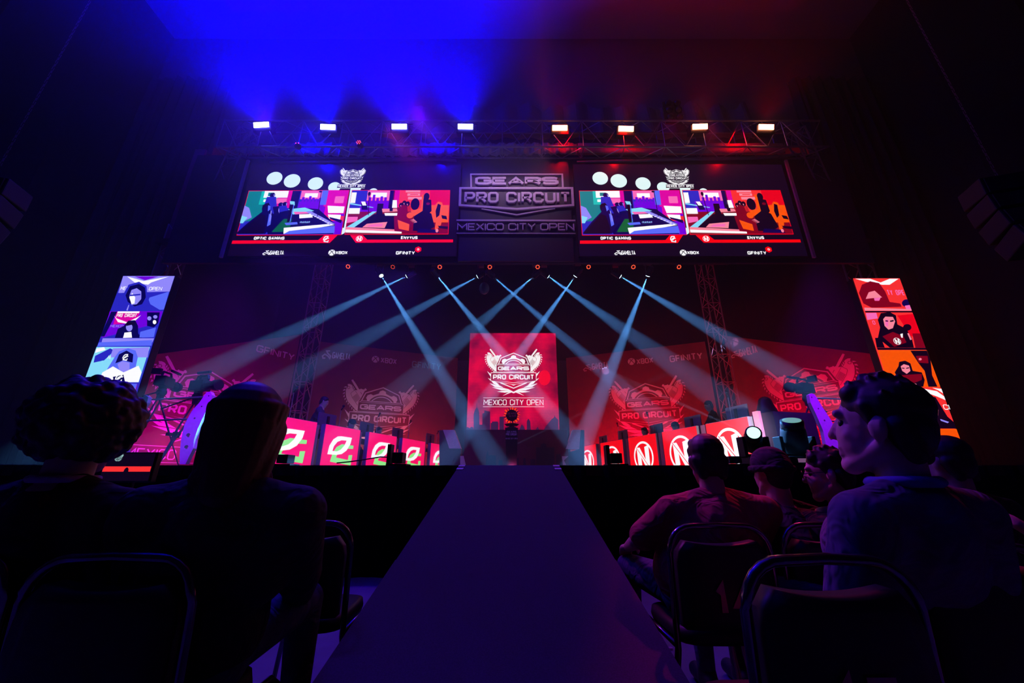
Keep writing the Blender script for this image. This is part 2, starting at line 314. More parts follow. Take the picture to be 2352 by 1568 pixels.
def mark_pad(mb, pl, x0, x1, y0, y1, ml, d):
    w_, h = x1 - x0, y1 - y0
    for q in ribbon([(x0 + w_ * .42, y0 + h * .1), (x0 + w_ * .15, y0 + h * .05), (x0 + w_ * .04, y0 + h * .3), (x0 + w_ * .3, y0 + h * .55), (x0 + w_ * .7, y0 + h * .35), (x0 + w_ * .95, y0 + h * .1), (x0 + w_, y0 + h * .4), (x0 + w_ * .6, y0 + h * .7), (x0 + w_ * .45, y0 + h * .95), (x0 + w_ * .85, y0 + h)], h * .16): poly(mb, pl, q, ml, d)
LEAF = [(.0, .12), (.03, .5), (.14, .8), (.3, .97), (.45, 1), (.9, 1), (.87, .7), (.74, .36), (.56, .18), (.35, .12)]
LEAFH = [(.17, .28), (.2, .5), (.32, .72), (.48, .82), (.69, .83), (.63, .6), (.5, .38), (.35, .28)]
GREEN = [(.14, -.2), (.2, .2), (.32, .48), (.52, .64), (.8, .63), (1.02, .63), (1.02, .47), (.8, .45), (.58, .47), (.42, .3), (.35, .0), (.86, -.08), (.86, .15), (1.02, .17), (1.0, -.33)]
def mark_leaf(mb, pl, x, y, s, mw, mg, d, sx=None):
    sx = sx or s; T = lambda L: [(x + a * sx, y + b * s) for a, b in L]
    poly(mb, pl, T(GREEN), mg, d); poly(mb, pl, T(LEAF), mw, d + .003, T(LEAFH))
def mark_n(mb, pl, cx, cyy, r, mw, mr, d, ry=None):
    ry = ry or r; poly(mb, pl, circ(cx, cyy, r, ry, n=40), mw, d, circ(cx, cyy, r * .86, ry * .86, n=40)); T = lambda L: [(cx + a * r, cyy + b * ry) for a, b in L]
    poly(mb, pl, T([(-.58, -.72), (-.62, .62), (-.3, .62), (.22, -.2), (.2, .62), (.62, .72), (.6, -.62), (.62, -.78), (.2, -.72), (-.22, .0), (-.2, -.62)]), mw, d + .003)
    for q in ribbon([(-.66, .66), (.6, -.76)], .045): poly(mb, pl, T(q), mr, d + .006)
# ------------------------------------------------------------------ setting
GREYF = mat('floor_concrete', (.30, .29, .31), .55, scale=6)
WALLM = mat('painted_wall', (.13, .11, .11), .8); CEILM = mat('ceiling_plaster', (.30, .26, .26), .85)
BWALL = mat('black_wall', (.010, .010, .011), .85)
CURT = mat('black_velvet', (.022, .022, .025), .95)
CARPET = mat('dark_carpet', (.075, .065, .085), .95, scale=180, noise=.5)
struct(MB().box((0, 8, -.1), (40, 30, .2)).build('floor', GREYF))
struct(MB().box((0, 2.9, 15.45), (23.2, 12.6, .3)).build('ceiling', CEILM))
struct(MB().box((0, 9.35, 12.9), (23.2, .3, 4.8)).build('wall_proscenium', WALLM))
struct(MB().box((0, 19.2, 6.5), (25, .2, 17)).build('wall_back', BWALL))
struct(MB().box((0, -6.5, 7.5), (40, .2, 15.6)).build('wall_rear', BWALL))
for sg, nm in ((-1, 'left'), (1, 'right')):
    m = MB(); m.add([(sg * x, y, z) for z in (0, 15.6) for x, y in ((11.6, 9.5), (11.6, 7.6), (12.6, 6.4), (12.9, 6.4), (12.9, 9.5))], [(0, 1, 6, 5), (1, 2, 7, 6), (2, 3, 8, 7), (3, 4, 9, 8), (4, 0, 5, 9), (0, 4, 3, 2, 1), (5, 6, 7, 8, 9)])
    struct(m.build('wall_splay_' + nm, BWALL))
    struct(MB().box((sg * 12.95, 0, 7.5), (.3, 12.8, 15.6)).build('wall_' + nm, WALLM))
def sheet(x0, x1, y, z0, z1, amp, nfold, nz=2, sag=0, seed=0, dirv=None, n=160):
    rnd = random.Random(seed); ph = [rnd.uniform(0, 6) for _ in range(4)]; vs = []; fs = []; nz += 1
    for j in range(nz):
        for i in range(n):
            t = i / (n - 1); x = x0 + (x1 - x0) * t
            d = amp * (math.sin(2 * PI * nfold * t + ph[0]) + .5 * math.sin(2 * PI * nfold * 2.3 * t + ph[1]) + .3 * math.sin(2 * PI * nfold * .37 * t + ph[2]))
            z = z0 + (z1 - z0) * j / (nz - 1) - sag * (math.sin(PI * t) if j == 0 else 0)
            vs.append((x, y + d * (1 if j < nz - 1 else .7), z))
    k = len(vs); vs += [(a, b + .02, c) for a, b, c in vs]
    for j in range(nz - 1):
        for i in range(n - 1):
            a = j * n + i; fs.append((a, a + 1, a + n + 1, a + n)); fs.append((k + a, k + a + n, k + a + n + 1, k + a + 1))
    for i in range(n - 1): fs.append((i, k + i, k + i + 1, i + 1)); a = (nz - 1) * n + i; fs.append((a, a + 1, k + a + 1, k + a))
    for j in range(nz - 1): a = j * n; fs.append((a, a + n, k + a + n, k + a)); a += n - 1; fs.append((a, k + a, k + a + n, a + n))
    return MB().add(vs, fs)
for sg, lab in ((-1, 'tall black side curtain hanging beside the left video tower'), (1, 'tall black side curtain hanging beside the right video tower')):
    o = sheet(sg * 8.95, sg * 11.5, 9.05, 0.02, 13.2, .11, 7, seed=3 + sg).build('side_curtain', CURT, loc=(sg * 10.2, 9.05, 0), smooth=True)
    tag(o, lab, 'curtain', 'stage side curtains')
sub_x = P(392, 520, 8.75).x
tag(MB().box((-8.98, 8.8, 5.6), (.3, .06, 8.8)).build('lit_wall_strip', mat('wall_red_light', (.30, .06, .14), .8), loc=(-8.98, 8.8, STG)), 'narrow strip of wall at the left end of the header, red light coloured in', 'curtain')  # bit of lit wall, the red light is put into its colour
# stage
st = thing('stage_platform', 'raised black stage deck with black skirt facing the audience', 'stage', (0, 5, 0))
MB().box((0, 11.9, STG - .06), (22.6, 13.8, .12)).build('deck', mat('stage_deck', (.012, .012, .014), .35), st)
sheet(-11.3, 11.3, 5.0, 0.0, STG - .005, .012, 60, seed=5, n=500).build('skirt', mat('skirt_cloth', (.006, .006, .007), .95, spec=.05), st, smooth=True)
# ramp
rx, hw = -.035, .605
def rz(y): return STG * (y + .33) / 5.33
m = MB(); m.add([(rx - hw, -.33, .004), (rx + hw, -.33, .004), (rx + hw, 4.99, 1.199), (rx - hw, 4.99, 1.199), (rx - hw, 4.99, 0.001), (rx + hw, 4.99, 0.001), (rx - hw, -.33, 0), (rx + hw, -.33, 0)],
      [(0, 1, 2, 3), (0, 3, 4, 6), (1, 7, 5, 2), (3, 2, 5, 4), (4, 5, 7, 6), (0, 6, 7, 1)])
rp = thing('ramp', 'dark carpeted ramp rising from the aisle up to the stage', 'ramp', (rx, 2, 0)); m.build('ramp_body', mat('ramp_side', (.01, .01, .012), .9), rp)
def rstrip(y0, y1, h): 
    q = [(rx + a * (hw - .001), y, rz(y) + b) for y in (y0, y1) for a in (-1, 1) for b in (.001, h)]
    return MB().add(q, [(1, 3, 7, 5), (0, 4, 6, 2), (0, 2, 3, 1), (4, 5, 7, 6), (0, 1, 5, 4), (2, 6, 7, 3)])
rstrip(2.40, 4.97, .006).build('carpet', CARPET, rp); rstrip(-.3, 2.41, .012).build('carpet', CARPET, rp)
for sg, lab in ((-1, 'short white tape strips at the top left corner of ramp'), (1, 'short white tape strips at the top right corner of ramp')):
    for y in (4.7, 4.86):
        m = MB(); m.add([(rx + sg * (hw - .075 * a), y + b * .09, rz(y + b * .09) + .012 + c) for c in (0, .002) for a, b in ((0, 0), (1, 0), (1, 1), (0, 1))], [(0, 1, 2, 3), (4, 7, 6, 5), (0, 4, 5, 1), (1, 5, 6, 2), (2, 6, 7, 3), (3, 7, 4, 0)])
        tag(m.build('floor_tape', mat('white_tape', (.8, .75, .8), .5), loc=(rx + sg * hw, y, rz(y))), lab.replace('strips', 'strip') + (', nearer one' if y < 4.8 else ', upper one'), 'tape', 'tape marks on the ramp corners')
# ------------------------------------------------------------------ header with screens
HY = 8.5
zb, zt = P(1176, 600, HY).z, P(1176, 352, HY).z
hd = thing('header_board', 'wide black draped header board hanging above the stage', 'header', (0, HY, zb))
MB().box((.15, HY + .105, (zb + zt) / 2), (17.9, .08, zt - zb)).build('backing_board', mat('header_cloth', (.035, .035, .04), .85), hd)
for sg in (-1, 1):
    bx_ = P(385 if sg < 0 else 1975, 620, 8.95).x; MB().box((bx_, HY + .21, zb + .7), (.5, .15, .12)).build('hanging_bracket', BLK, hd)
m = MB()
m.tube([P(x, y, HY - .02) for x, y in ((620, 374), (760, 372), (900, 368), (1010, 366), (1048, 369))], .035); m.build('fabric_edge', mat('grey_fabric', (.28, .28, .3), .8), hd, smooth=True)
m = MB(); m.tube([P(x, y, HY - .02) for x, y in ((1325, 371), (1450, 369), (1600, 365), (1720, 363), (1800, 358), (1850, 352))], [.02, .04, .045, .05, .045, .02]); m.build('fabric_edge', MATS['grey_fabric'], hd, smooth=True)
m = MB(); m.tube([P(x, y, HY + .1) for x, y in ((400, 600), (1000, 601), (1300, 601), (1750, 600), (2010, 598))], .02); m.build('bottom_batten', BLK, hd)
SP = Plane((0, HY, HC), (1, 0, 0), (0, 0, 1))
SCRBG = mat('video_dark', (.02, .02, .03), .25, emi=(.004, .001, .010), es=1)
VW = mat('video_white', (.3, .3, .3), .4, emi=(1, 1, 1), es=1.15, led=280)
VB = mat('video_bokeh', (.3, .3, .3), .4, emi=(.75, 1, .97), es=1.1, led=280)
VR = mat('video_red', (.3, .05, .05), .4, emi=(1, .0, .0), es=1.0)
def vc(n, c, es=1.0): return mat('video_' + n, (.06, .06, .06), .4, emi=c, es=es)
V = dict(teal=vc('teal', (0, .22, .26)), teal2=vc('teal_light', (.0, .55, .5)), navy=vc('navy', (0, .0, .07)), blue=vc('blue', (.02, .02, .55)), blue2=vc('blue_bright', (.10, .15, 1)), pink=vc('pink', (1, .15, .5)),
         mag=vc('magenta', (.75, 0, .35)), purp=vc('purple', (.16, .0, .7)), lil=vc('lilac', (.30, .26, 1)), red=vc('deep_red', (.85, .0, .01)), org=vc('orange', (1, .09, .0)), dred=vc('dark_red', (.22, 0, .01)),
         blk=vc('black', (.002, .0, .008)), wht=VW, sky=vc('cyan', (.25, .75, 1)), grn=vc('green', (.0, .12, .03)), brt=vc('red_bright', (1, .03, .03)), rose=vc('rose', (1, .25, .35)))
VK = list(V.keys()); VL = [V[k] for k in VK]
def feed(mb, pl, quad, kind, mi, d0, ref=None):
    q = [(ref or pl).px(*p) for p in quad]; o = {k: mi + i for i, k in enumerate(VK)}; cnt = [0]
    def T(u, v):
        a = [q[0][i] + (q[1][i] - q[0][i]) * u for i in (0, 1)]; b = [q[3][i] + (q[2][i] - q[3][i]) * u for i in (0, 1)]
        return (a[0] + (b[0] - a[0]) * v, a[1] + (b[1] - a[1]) * v)
    def D(k, *pts):
        cnt[0] += 1; poly(mb, pl, [T(*p) for p in pts], o[k], d0 + .0006 * cnt[0])
    def R(k, x0, y0, x1, y1): D(k, (x0, y0), (x1, y0), (x1, y1), (x0, y1))
    def E(k, x, y, rx_, ry_): D(k, *circ(x, y, rx_, ry_, n=14))
    R('red', -.006, -.014, 1.006, 1.014)
    if kind == 0:
        R('blue', 0, 0, 1, 1); R('teal', 0, 0, .2, .7); R('teal2', .13, 0, .3, .32); R('mag', .3, 0, .44, .4); R('wht', .16, .0, .40, .16); R('teal', .2, .04, .26, .12); R('pink', .28, .18, .40, .3); R('wht', .17, .2, .27, .26)
        R('navy', .44, 0, .52, .5); R('pink', .53, 0, .76, .2); R('wht', .57, .06, .7, .16)
        for i, h in enumerate((.14, .1, .17, .12, .08, .11)): R('purp', .55 + i * .034, .25 - h * .7, .575 + i * .034, .27)
        R('purp', .53, .26, .84, .62); R('mag', .78, 0, 1, .38); R('blue2', .74, 0, .80, .34); R('pink', .88, .14, .97, .3); R('mag', .8, .38, 1, .62); D('purp', (.7, .6), (1, .55), (1, 1), (.84, 1))
        D('wht', (.82, .36), (.99, .38), (.99, .53), (.84, .53)); D('brt', (.8, .58), (1, .60), (1, .72), (.82, .7)); D('wht', (.84, .56), (.97, .57), (.97, .68), (.86, .66)); D('navy', (.86, .62), (.99, .69), (.985, .76), (.87, .66))
        D('lil', (0, .35), (.05, .4), (.1, .62), (.04, .7), (0, .68)); D('sky', (0, .58), (.06, .62), (.03, .75), (0, .75))
        D('navy', (.2, .6), (.55, .4), (.74, .44), (.93, .78), (.93, 1), (.3, 1)); D('sky', (.44, .44), (.6, .4), (.7, .48), (.5, .56)); D('wht', (.56, .56), (.68, .55), (.70, .63), (.57, .65)); D('pink', (.5, .5), (.68, .5), (.7, .53), (.52, .56))
        D('grn', (.33, .95), (.42, .66), (.5, .66), (.5, .95)); D('wht', (.44, .86), (.86, .78), (.93, .8), (.45, .99)); D('blue2', (.5, .93), (.93, .82), (.94, .98), (.45, 1)); D('lil', (.62, .5), (.66, .48), (.93, .78), (.88, .8))
        for i in range(9): D('wht', (.66 + .028 * i, .545 + .029 * i), (.68 + .028 * i, .55 + .029 * i), (.675 + .028 * i, .565 + .029 * i), (.655 + .028 * i, .56 + .029 * i))
        for i in range(10): D('lil' if i % 2 else 'sky', (.58 + .02 * (i % 5), .74 + .02 * (i // 5)), (.6 + .02 * (i % 5), .72 + .02 * (i // 5)), (.605 + .02 * (i % 5), .735 + .02 * (i // 5)))
        D('navy', (.45, .26), (.5, .26), (.5, .42), (.47, .44)); D('sky', (.44, .26), (.49, .27), (.5, .36), (.46, .37)); D('blk', (.455, .34), (.485, .34), (.485, .72), (.46, .76)); D('blue2', (.487, .34), (.495, .36), (.495, .74), (.487, .74))
        D('blue2', (.44, .76), (.56, .74), (.57, .79), (.46, .81))
        for x, y, h in ((.255, .12, 1), (.36, .34, .6), (.4, .33, .6)):
            E('navy', x, y, .028 * (.6 + .4 * h), .055 * (.7 + .3 * h)); D('blue', (x - .05 * h, y + .04), (x + .04 * h, y + .04), (x + .07 * h, y + .26 * h), (x - .06 * h, y + .28 * h)); D('lil', (x + .01, y - .02), (x + .025, y - .01), (x + .018, y + .04))
        D('navy', (.0, .98), (.1, .72), (.2, .5), (.27, .46), (.33, .62), (.4, .7), (.34, .8), (.28, 1)); D('blk', (.0, 1), (.1, .78), (.19, .56), (.24, .6), (.27, .9), (.26, 1)); E('navy', .225, .42, .04, .11); D('blue2', (.24, .36), (.265, .38), (.27, .46), (.25, .5)); D('blk', (.185, .36), (.24, .3), (.25, .35), (.2, .42), (.2, .52))
        D('blue2', (.27, .55), (.3, .6), (.31, .8), (.28, .84)); D('lil', (.28, .48), (.29, .5), (.30, .72), (.29, .74)); D('navy', (.29, .4), (.35, .38), (.38, .58), (.33, .62)); D('lil', (.35, .42), (.36, .46), (.37, .55), (.355, .5))
        D('blk', (.735, .05), (.742, .05), (.752, .62), (.745, .62)); E('blk', .73, .05, .018, .02)
    else:
        R('dred', 0, 0, 1, 1); R('blue', 0, 0, .16, .5); R('pink', .16, 0, .4, .24); R('wht', .2, .05, .36, .16)
        for i, h in enumerate((.10, .16, .08, .12, .1)): R('purp', .18 + i * .04, .26 - h, .205 + i * .04, .27)
        R('purp', .1, .25, .42, .5); R('navy', .39, 0, .43, .42); R('mag', .44, 0, .49, .4); R('brt', .49, 0, 1, .5); R('org', .72, .1, 1, .75); R('red', .8, 0, 1, .35); R('rose', .55, 0, .7, .05); R('rose', .57, .07, .7, .13); R('rose', .58, .155, .72, .22); R('brt', .6, .09, .68, .11)
        R('wht', 0, .05, .05, .3); R('wht', .0, .42, .11, .55); D('pink', (0, .62), (.1, .62), (.1, .72), (0, .76)); D('sky', (0, .3), (.24, .4), (.24, .415), (0, .33)); D('navy', (.11, .3), (.17, .3), (.19, .46), (.13, .46)); D('wht', (.11, .27), (.15, .27), (.17, .36), (.13, .36))
        D('sky', (0, .86), (.24, .5), (.28, .5), (.08, .86)); D('blk', (.08, .86), (.26, .56), (.5, .56), (.62, .96), (.3, .96)); D('wht', (0, .9), (.55, .95), (.55, 1), (0, .97)); D('rose', (0, .85), (.56, .92), (.56, .96), (0, .91)); D('rose', (.2, .78), (.4, .74), (.38, .88), (.16, .86)); D('pink', (.24, .8), (.36, .78), (.35, .84), (.2, .85))
        D('blk', (.28, .32), (.34, .32), (.34, .62), (.31, .72), (.28, .62)); D('rose', (.33, .44), (.48, .44), (.49, .5), (.34, .52)); D('wht', (.36, .54), (.5, .54), (.52, .6), (.37, .6)); D('blk', (.4, .34), (.44, .34), (.44, .5), (.41, .5)); D('wht', (.43, .24), (.47, .24), (.48, .42), (.43, .42))
        for x, y in ((.52, .36), (.55, .31), (.585, .33)): E('blk', x, y, .022, .06); D('dred', (x - .03, y + .05), (x + .03, y + .05), (x + .05, y + .3), (x - .03, y + .3)); D('rose', (x - .01, y), (x + .002, y), (x, y + .05))
        D('dred', (.46, .62), (.6, .52), (.66, .8), (.6, .98), (.48, .95)); D('org', (.5, .7), (.62, .8), (.62, .95), (.52, .9)); E('blk', .77, .16, .03, .09); D('blk', (.74, .2), (.82, .24), (.83, .5), (.78, .62), (.74, .5)); E('dred', .79, .33, .02, .03)
        D('org', (.85, .4), (.89, .28), (.93, .3), (.955, .5), (.93, .82), (.87, .98), (.88, .7)); D('blk', (.87, .5), (.89, .33), (.92, .36), (.91, .6), (.88, .66)); E('blk', .66, .34, .045, .14); D('org', (.62, .5), (.72, .44), (.74, .55), (.66, .62)); E('org', .62, .6, .035, .07)
        D('blk', (.66, .62), (.74, .5), (.83, .56), (.87, .86), (.8, .96), (.66, .95)); [D('rose', (.62 + i * .012, .72 + i * .02), (.66 + i * .01, .68 + i * .02), (.665 + i * .01, .70 + i * .02)) for i in range(4)]
        D('navy', (.72, .9), (.9, .93), (.92, 1), (.7, .99)); E('rose', .895, .95, .014, .04); D('blk', (.93, .6), (.98, .62), (.99, .7), (.94, .68)); D('blk', (.9, .84), (1, .86), (1, .92), (.92, .9)); E('blk', .185, .1, .014, .05); D('blk', (.18, .1), (.187, .1), (.21, .6), (.203, .6))
CR = lambda x, y: (1320 + x / 4.3556, 370 + y / 4.3556)
def screen_graphics(mb, pl, dx):
    C = lambda x, y: (lambda p: (p[0] + dx, p[1]))(pl.px(*CR(x, y)))
    class S(Plane): pass
    p2 = Plane(pl.O + pl.ux * dx, pl.ux, pl.uy)
    k = 4
    for x, y, r in ((255, 172, 78), (440, 198, 82), (683, 225, 76), (885, 262, 62), (1290, 310, 45), (1105, 700, 40)):
        c = C(x, y); e = C(x + r, y); rr = abs(e[0] - c[0]); poly(mb, pl, circ(c[0], c[1], rr, rr * 1.02, 24), 2, .006)
    poly(mb, pl, [C(1050, 270), C(1155, 270), C(1170, 700), C(1125, 700)], 2, .0065)
    a = C(893, 150)[0]; b = C(1155, 150)[0]
    poly(mb, pl, [C(912, 232), C(1190, 232), C(1190, 272), C(912, 272)], 0, .0075)
    poly(mb, pl, [C(950, 120), C(1100, 120), C(1140, 180), C(1100, 200), (C(960, 200))], 0, .007)
    emblem(mb, pl, (a + b) / 2, C(1024, 84)[1], b - a, 1, 0, .009, lv=.001)
    y0, y1 = C(1050, 262)[1], C(1050, 241)[1]; text(mb, pl, 'MEXICO CITY OPEN', (C(917, 250)[0], C(1187, 250)[0], y0, y1), 1, .010, wt=.24, gap=.25)
    for yy in (234, 269): poly(mb, pl, [C(915, yy), C(1190, yy), C(1190, yy + 4), C(915, yy + 4)], 1, .010)
    feed(mb, p2, [CR(48, 303), CR(1042, 298), CR(1112, 735), CR(78, 740)], 0, k, .011, pl)
    feed(mb, p2, [CR(1078, 298), CR(2050, 298), CR(2180, 728), CR(1155, 732)], 1, k, .011, pl)
    poly(mb, pl, [C(52, 797), C(905, 792), C(950, 742), C(1082, 742), C(1030, 820), C(52, 828)], 3, .012)
    poly(mb, pl, [C(1208, 742), C(1335, 742), C(1395, 788), C(2252, 786), C(2260, 814), C(1290, 818)], 3, .012)
    y0, y1 = C(400, 788)[1], C(400, 758)[1]; text(mb, pl, 'OPTIC GAMING', (C(257, 770)[0], C(562, 770)[0], y0, y1), 1, .013, wt=.26, gap=.25)
    y0, y1 = C(1800, 782)[1], C(1800, 753)[1]; text(mb, pl, 'ENVYUS', (C(1725, 770)[0], C(1892, 770)[0], y0, y1), 1, .013, wt=.26, gap=.25)
    c = C(955, 800); mark_leaf(mb, pl, c[0], c[1], .075 * 1.9, 1, 2, .013); c = C(1312, 778); mark_n(mb, pl, c[0], c[1], .085, 1, 3, .013)
    for s, xa, xb, ya, yb in (('GAMELTA', 468, 608, 938, 898), ('XBOX', 1125, 1245, 932, 902), ('GFINITY', 1730, 1920, 936, 903)):
        text(mb, pl, s, (C(xa, ya)[0], C(xb, ya)[0], C(xa, ya)[1], C(xa, yb)[1]), 1, .012, wt=.15 if s == 'GAMELTA' else .22, gap=.22)
    c0, c1 = C(398, 940), C(462, 898); mark_pad(mb, pl, c0[0], c1[0], c0[1], c1[1], 1, .012)
    c = C(1085, 917); mark_sphere(mb, pl, c[0], c[1], .085, 1, 0, .012); c = C(1937, 885); poly(mb, pl, circ(c[0], c[1], .09, n=6, a0=PI / 6, a1=PI / 6 + 2 * PI), 3, .012); text(mb, pl, 'G', (c[0] - .025, c[0] + .03, c[1] - .03, c[1] + .03), 1, .013)
xr0, xr1 = P(1322, 480, HY).x, P(1831, 500, HY).x; zs0, zs1 = P(1500, 590, HY).z, P(1500, 377, HY).z
DXL = P(535, 556, HY).x - P(1332, 556, HY).x
for i, (dx, lab) in enumerate(((0, 'large video screen on the right half of the overhead header'), (DXL, 'large video screen on the left half of the overhead header'))):
    t = thing('video_screen', lab, 'screen', ((xr0 + xr1) / 2 + dx, HY, zs0), 'twin overhead video screens')
    x1 = xr1; 
    MB().box(((xr0 + x1) / 2 + dx, HY + .022, (zs0 + zs1) / 2), (x1 - xr0, .064, zs1 - zs0)).build('cabinet', BLK, t)
    pl = Plane((0, HY - .012, HC), (1, 0, 0), (0, 0, 1)); g = MB()
    g.add([pl.at(a, b - HC) for a, b in ((xr0 + dx + .02, zs0 + .02), (x1 + dx - .02, zs0 + .02), (x1 + dx - .02, zs1 - .02), (xr0 + dx + .02, zs1 - .02))], [(0, 1, 2, 3)], 0)
    screen_graphics(g, pl, dx)
    g.build('display', [SCRBG, VW, VB, VR] + VL, t)
    e = P(1797, 363, HY).x + .03 if i == 0 else P(585, 375, HY).x - .05
    e = x1 + .13 if i == 0 else xr0 + dx - .13
    MB().box((e, HY - .01, (zs0 + zs1) / 2 + .05), (.07, .05, zs1 - zs0 + .15)).build('edge_trim', mat('trim_metal', (.5, .45, .5), .5), t)
# centre board with raised lettering
t = thing('event_sign', 'dark board between the two screens with raised metallic GEARS PRO CIRCUIT lettering', 'sign', (.05, HY, zs0))
MB().box((.10, HY + .03, (zb + zt) / 2), (2.9, .06, zt - zb - .02)).build('panel', mat('sign_panel', (.018, .015, .022), .45, spec=.5), t)
g = MB(); SPB = Plane((0, HY - .001, HC), (1, 0, 0), (0, 0, 1)); CB = lambda x, y: SPB.px(1040 + x / 6.817, 370 + y / 6.817)
def bar(pts, w_=.05, th=.035):
    q = [CB(*p) for p in pts]
    for r in ribbon(q, w_): g.prism(r, SPB.O, SPB.ux, SPB.uy, 0, th)
bar([(290, 425), (285, 218), (1712, 218), (1722, 425)], .045); bar([(122, 440), (1865, 440), (1880, 705), (1000, 765), (112, 705), (122, 440)], .06, .05); bar([(450, 757), (1000, 850), (1600, 750)], .03)
bar([(60, 935), (1915, 940)], .04); bar([(60, 1138), (1920, 1142)], .02)
for s, (xa, ya, xb, yb), wt, gp in (('GEARS', (350, 385, 1650, 265), .27, .12), ('PRO CIRCUIT', (180, 665, 1835, 500), .19, .28), ('MEXICO CITY OPEN', (70, 1095, 1895, 988), .13, .3)):
    a, b = CB(xa, ya), CB(xb, yb); text(g, SPB, s, (a[0], b[0], a[1], b[1]), 0, wt=wt, gap=gp, thick=.05)
g.build('raised_lettering', mat('brushed_letters', (.75, .68, .74), .5, .0), t)
# ------------------------------------------------------------------ video towers
def tower(sg, lab, tl, tr, zbot, rows):
    TY = HY; pl = Plane((0, TY, HC), (1, 0, 0), (0, 0, 1)); a = pl.px(*tl); b = pl.px(*tr); x0, x1 = a[0], b[0]; z1 = a[1] + HC
    t = thing('video_tower', lab, 'screen', ((x0 + x1) / 2, TY, STG), 'side video towers')
    MB().box(((x0 + x1) / 2, TY + .09, (STG + z1) / 2), (x1 - x0, .16, z1 - STG)).build('cabinet', BLK, t)
    g = MB(); g.add([pl.at(u, v - HC, .006) for u, v in ((x0 + .01, STG + .02), (x1 - .01, STG + .02), (x1 - .01, z1 - .01), (x0 + .01, z1 - .01))], [(0, 1, 2, 3)], 3 + VK.index(rows['bg']))
    K = {k: 3 + i for i, k in enumerate(VK)}; cnt = 0
    for it in rows['items']:
        cnt += 1; d = .007 + .0004 * cnt; k = it[0]
        if k == 'emb': c = pl.px(*it[1]); emblem(g, pl, c[0], c[1], it[2] / 895 * 9.2, K[it[3]], K[it[4]], d, lv=.0002); continue
        if k == 'txt': text_px(g, pl, it[1], *it[2], it[3], K[it[4]], d=d, wt=.14); continue
        if k == 'leaf': c = pl.px(*it[1]); mark_leaf(g, pl, c[0], c[1], it[2], K['wht'], K['wht'], d); continue
        if k == 'n': c = pl.px(*it[1]); mark_n(g, pl, c[0], c[1], it[2], K['wht'], K['dred'], d); continue
        pts = [pl.px(*rows['map'](*p)) for p in it[1:]]
        pts = [(min(max(u, x0 + .01), x1 - .01), v) for u, v in pts]
        poly(g, pl, pts, K[k], d)
    g.build('display', [SCRBG, VW, VB] + VL, t)
    return x0, x1, z1
def ell(cx, cyy, a, b, n=16): return circ(cx, cyy, a, b, n)
ML = lambda x, y: (x / 2.904, 580 + y / 2.904)
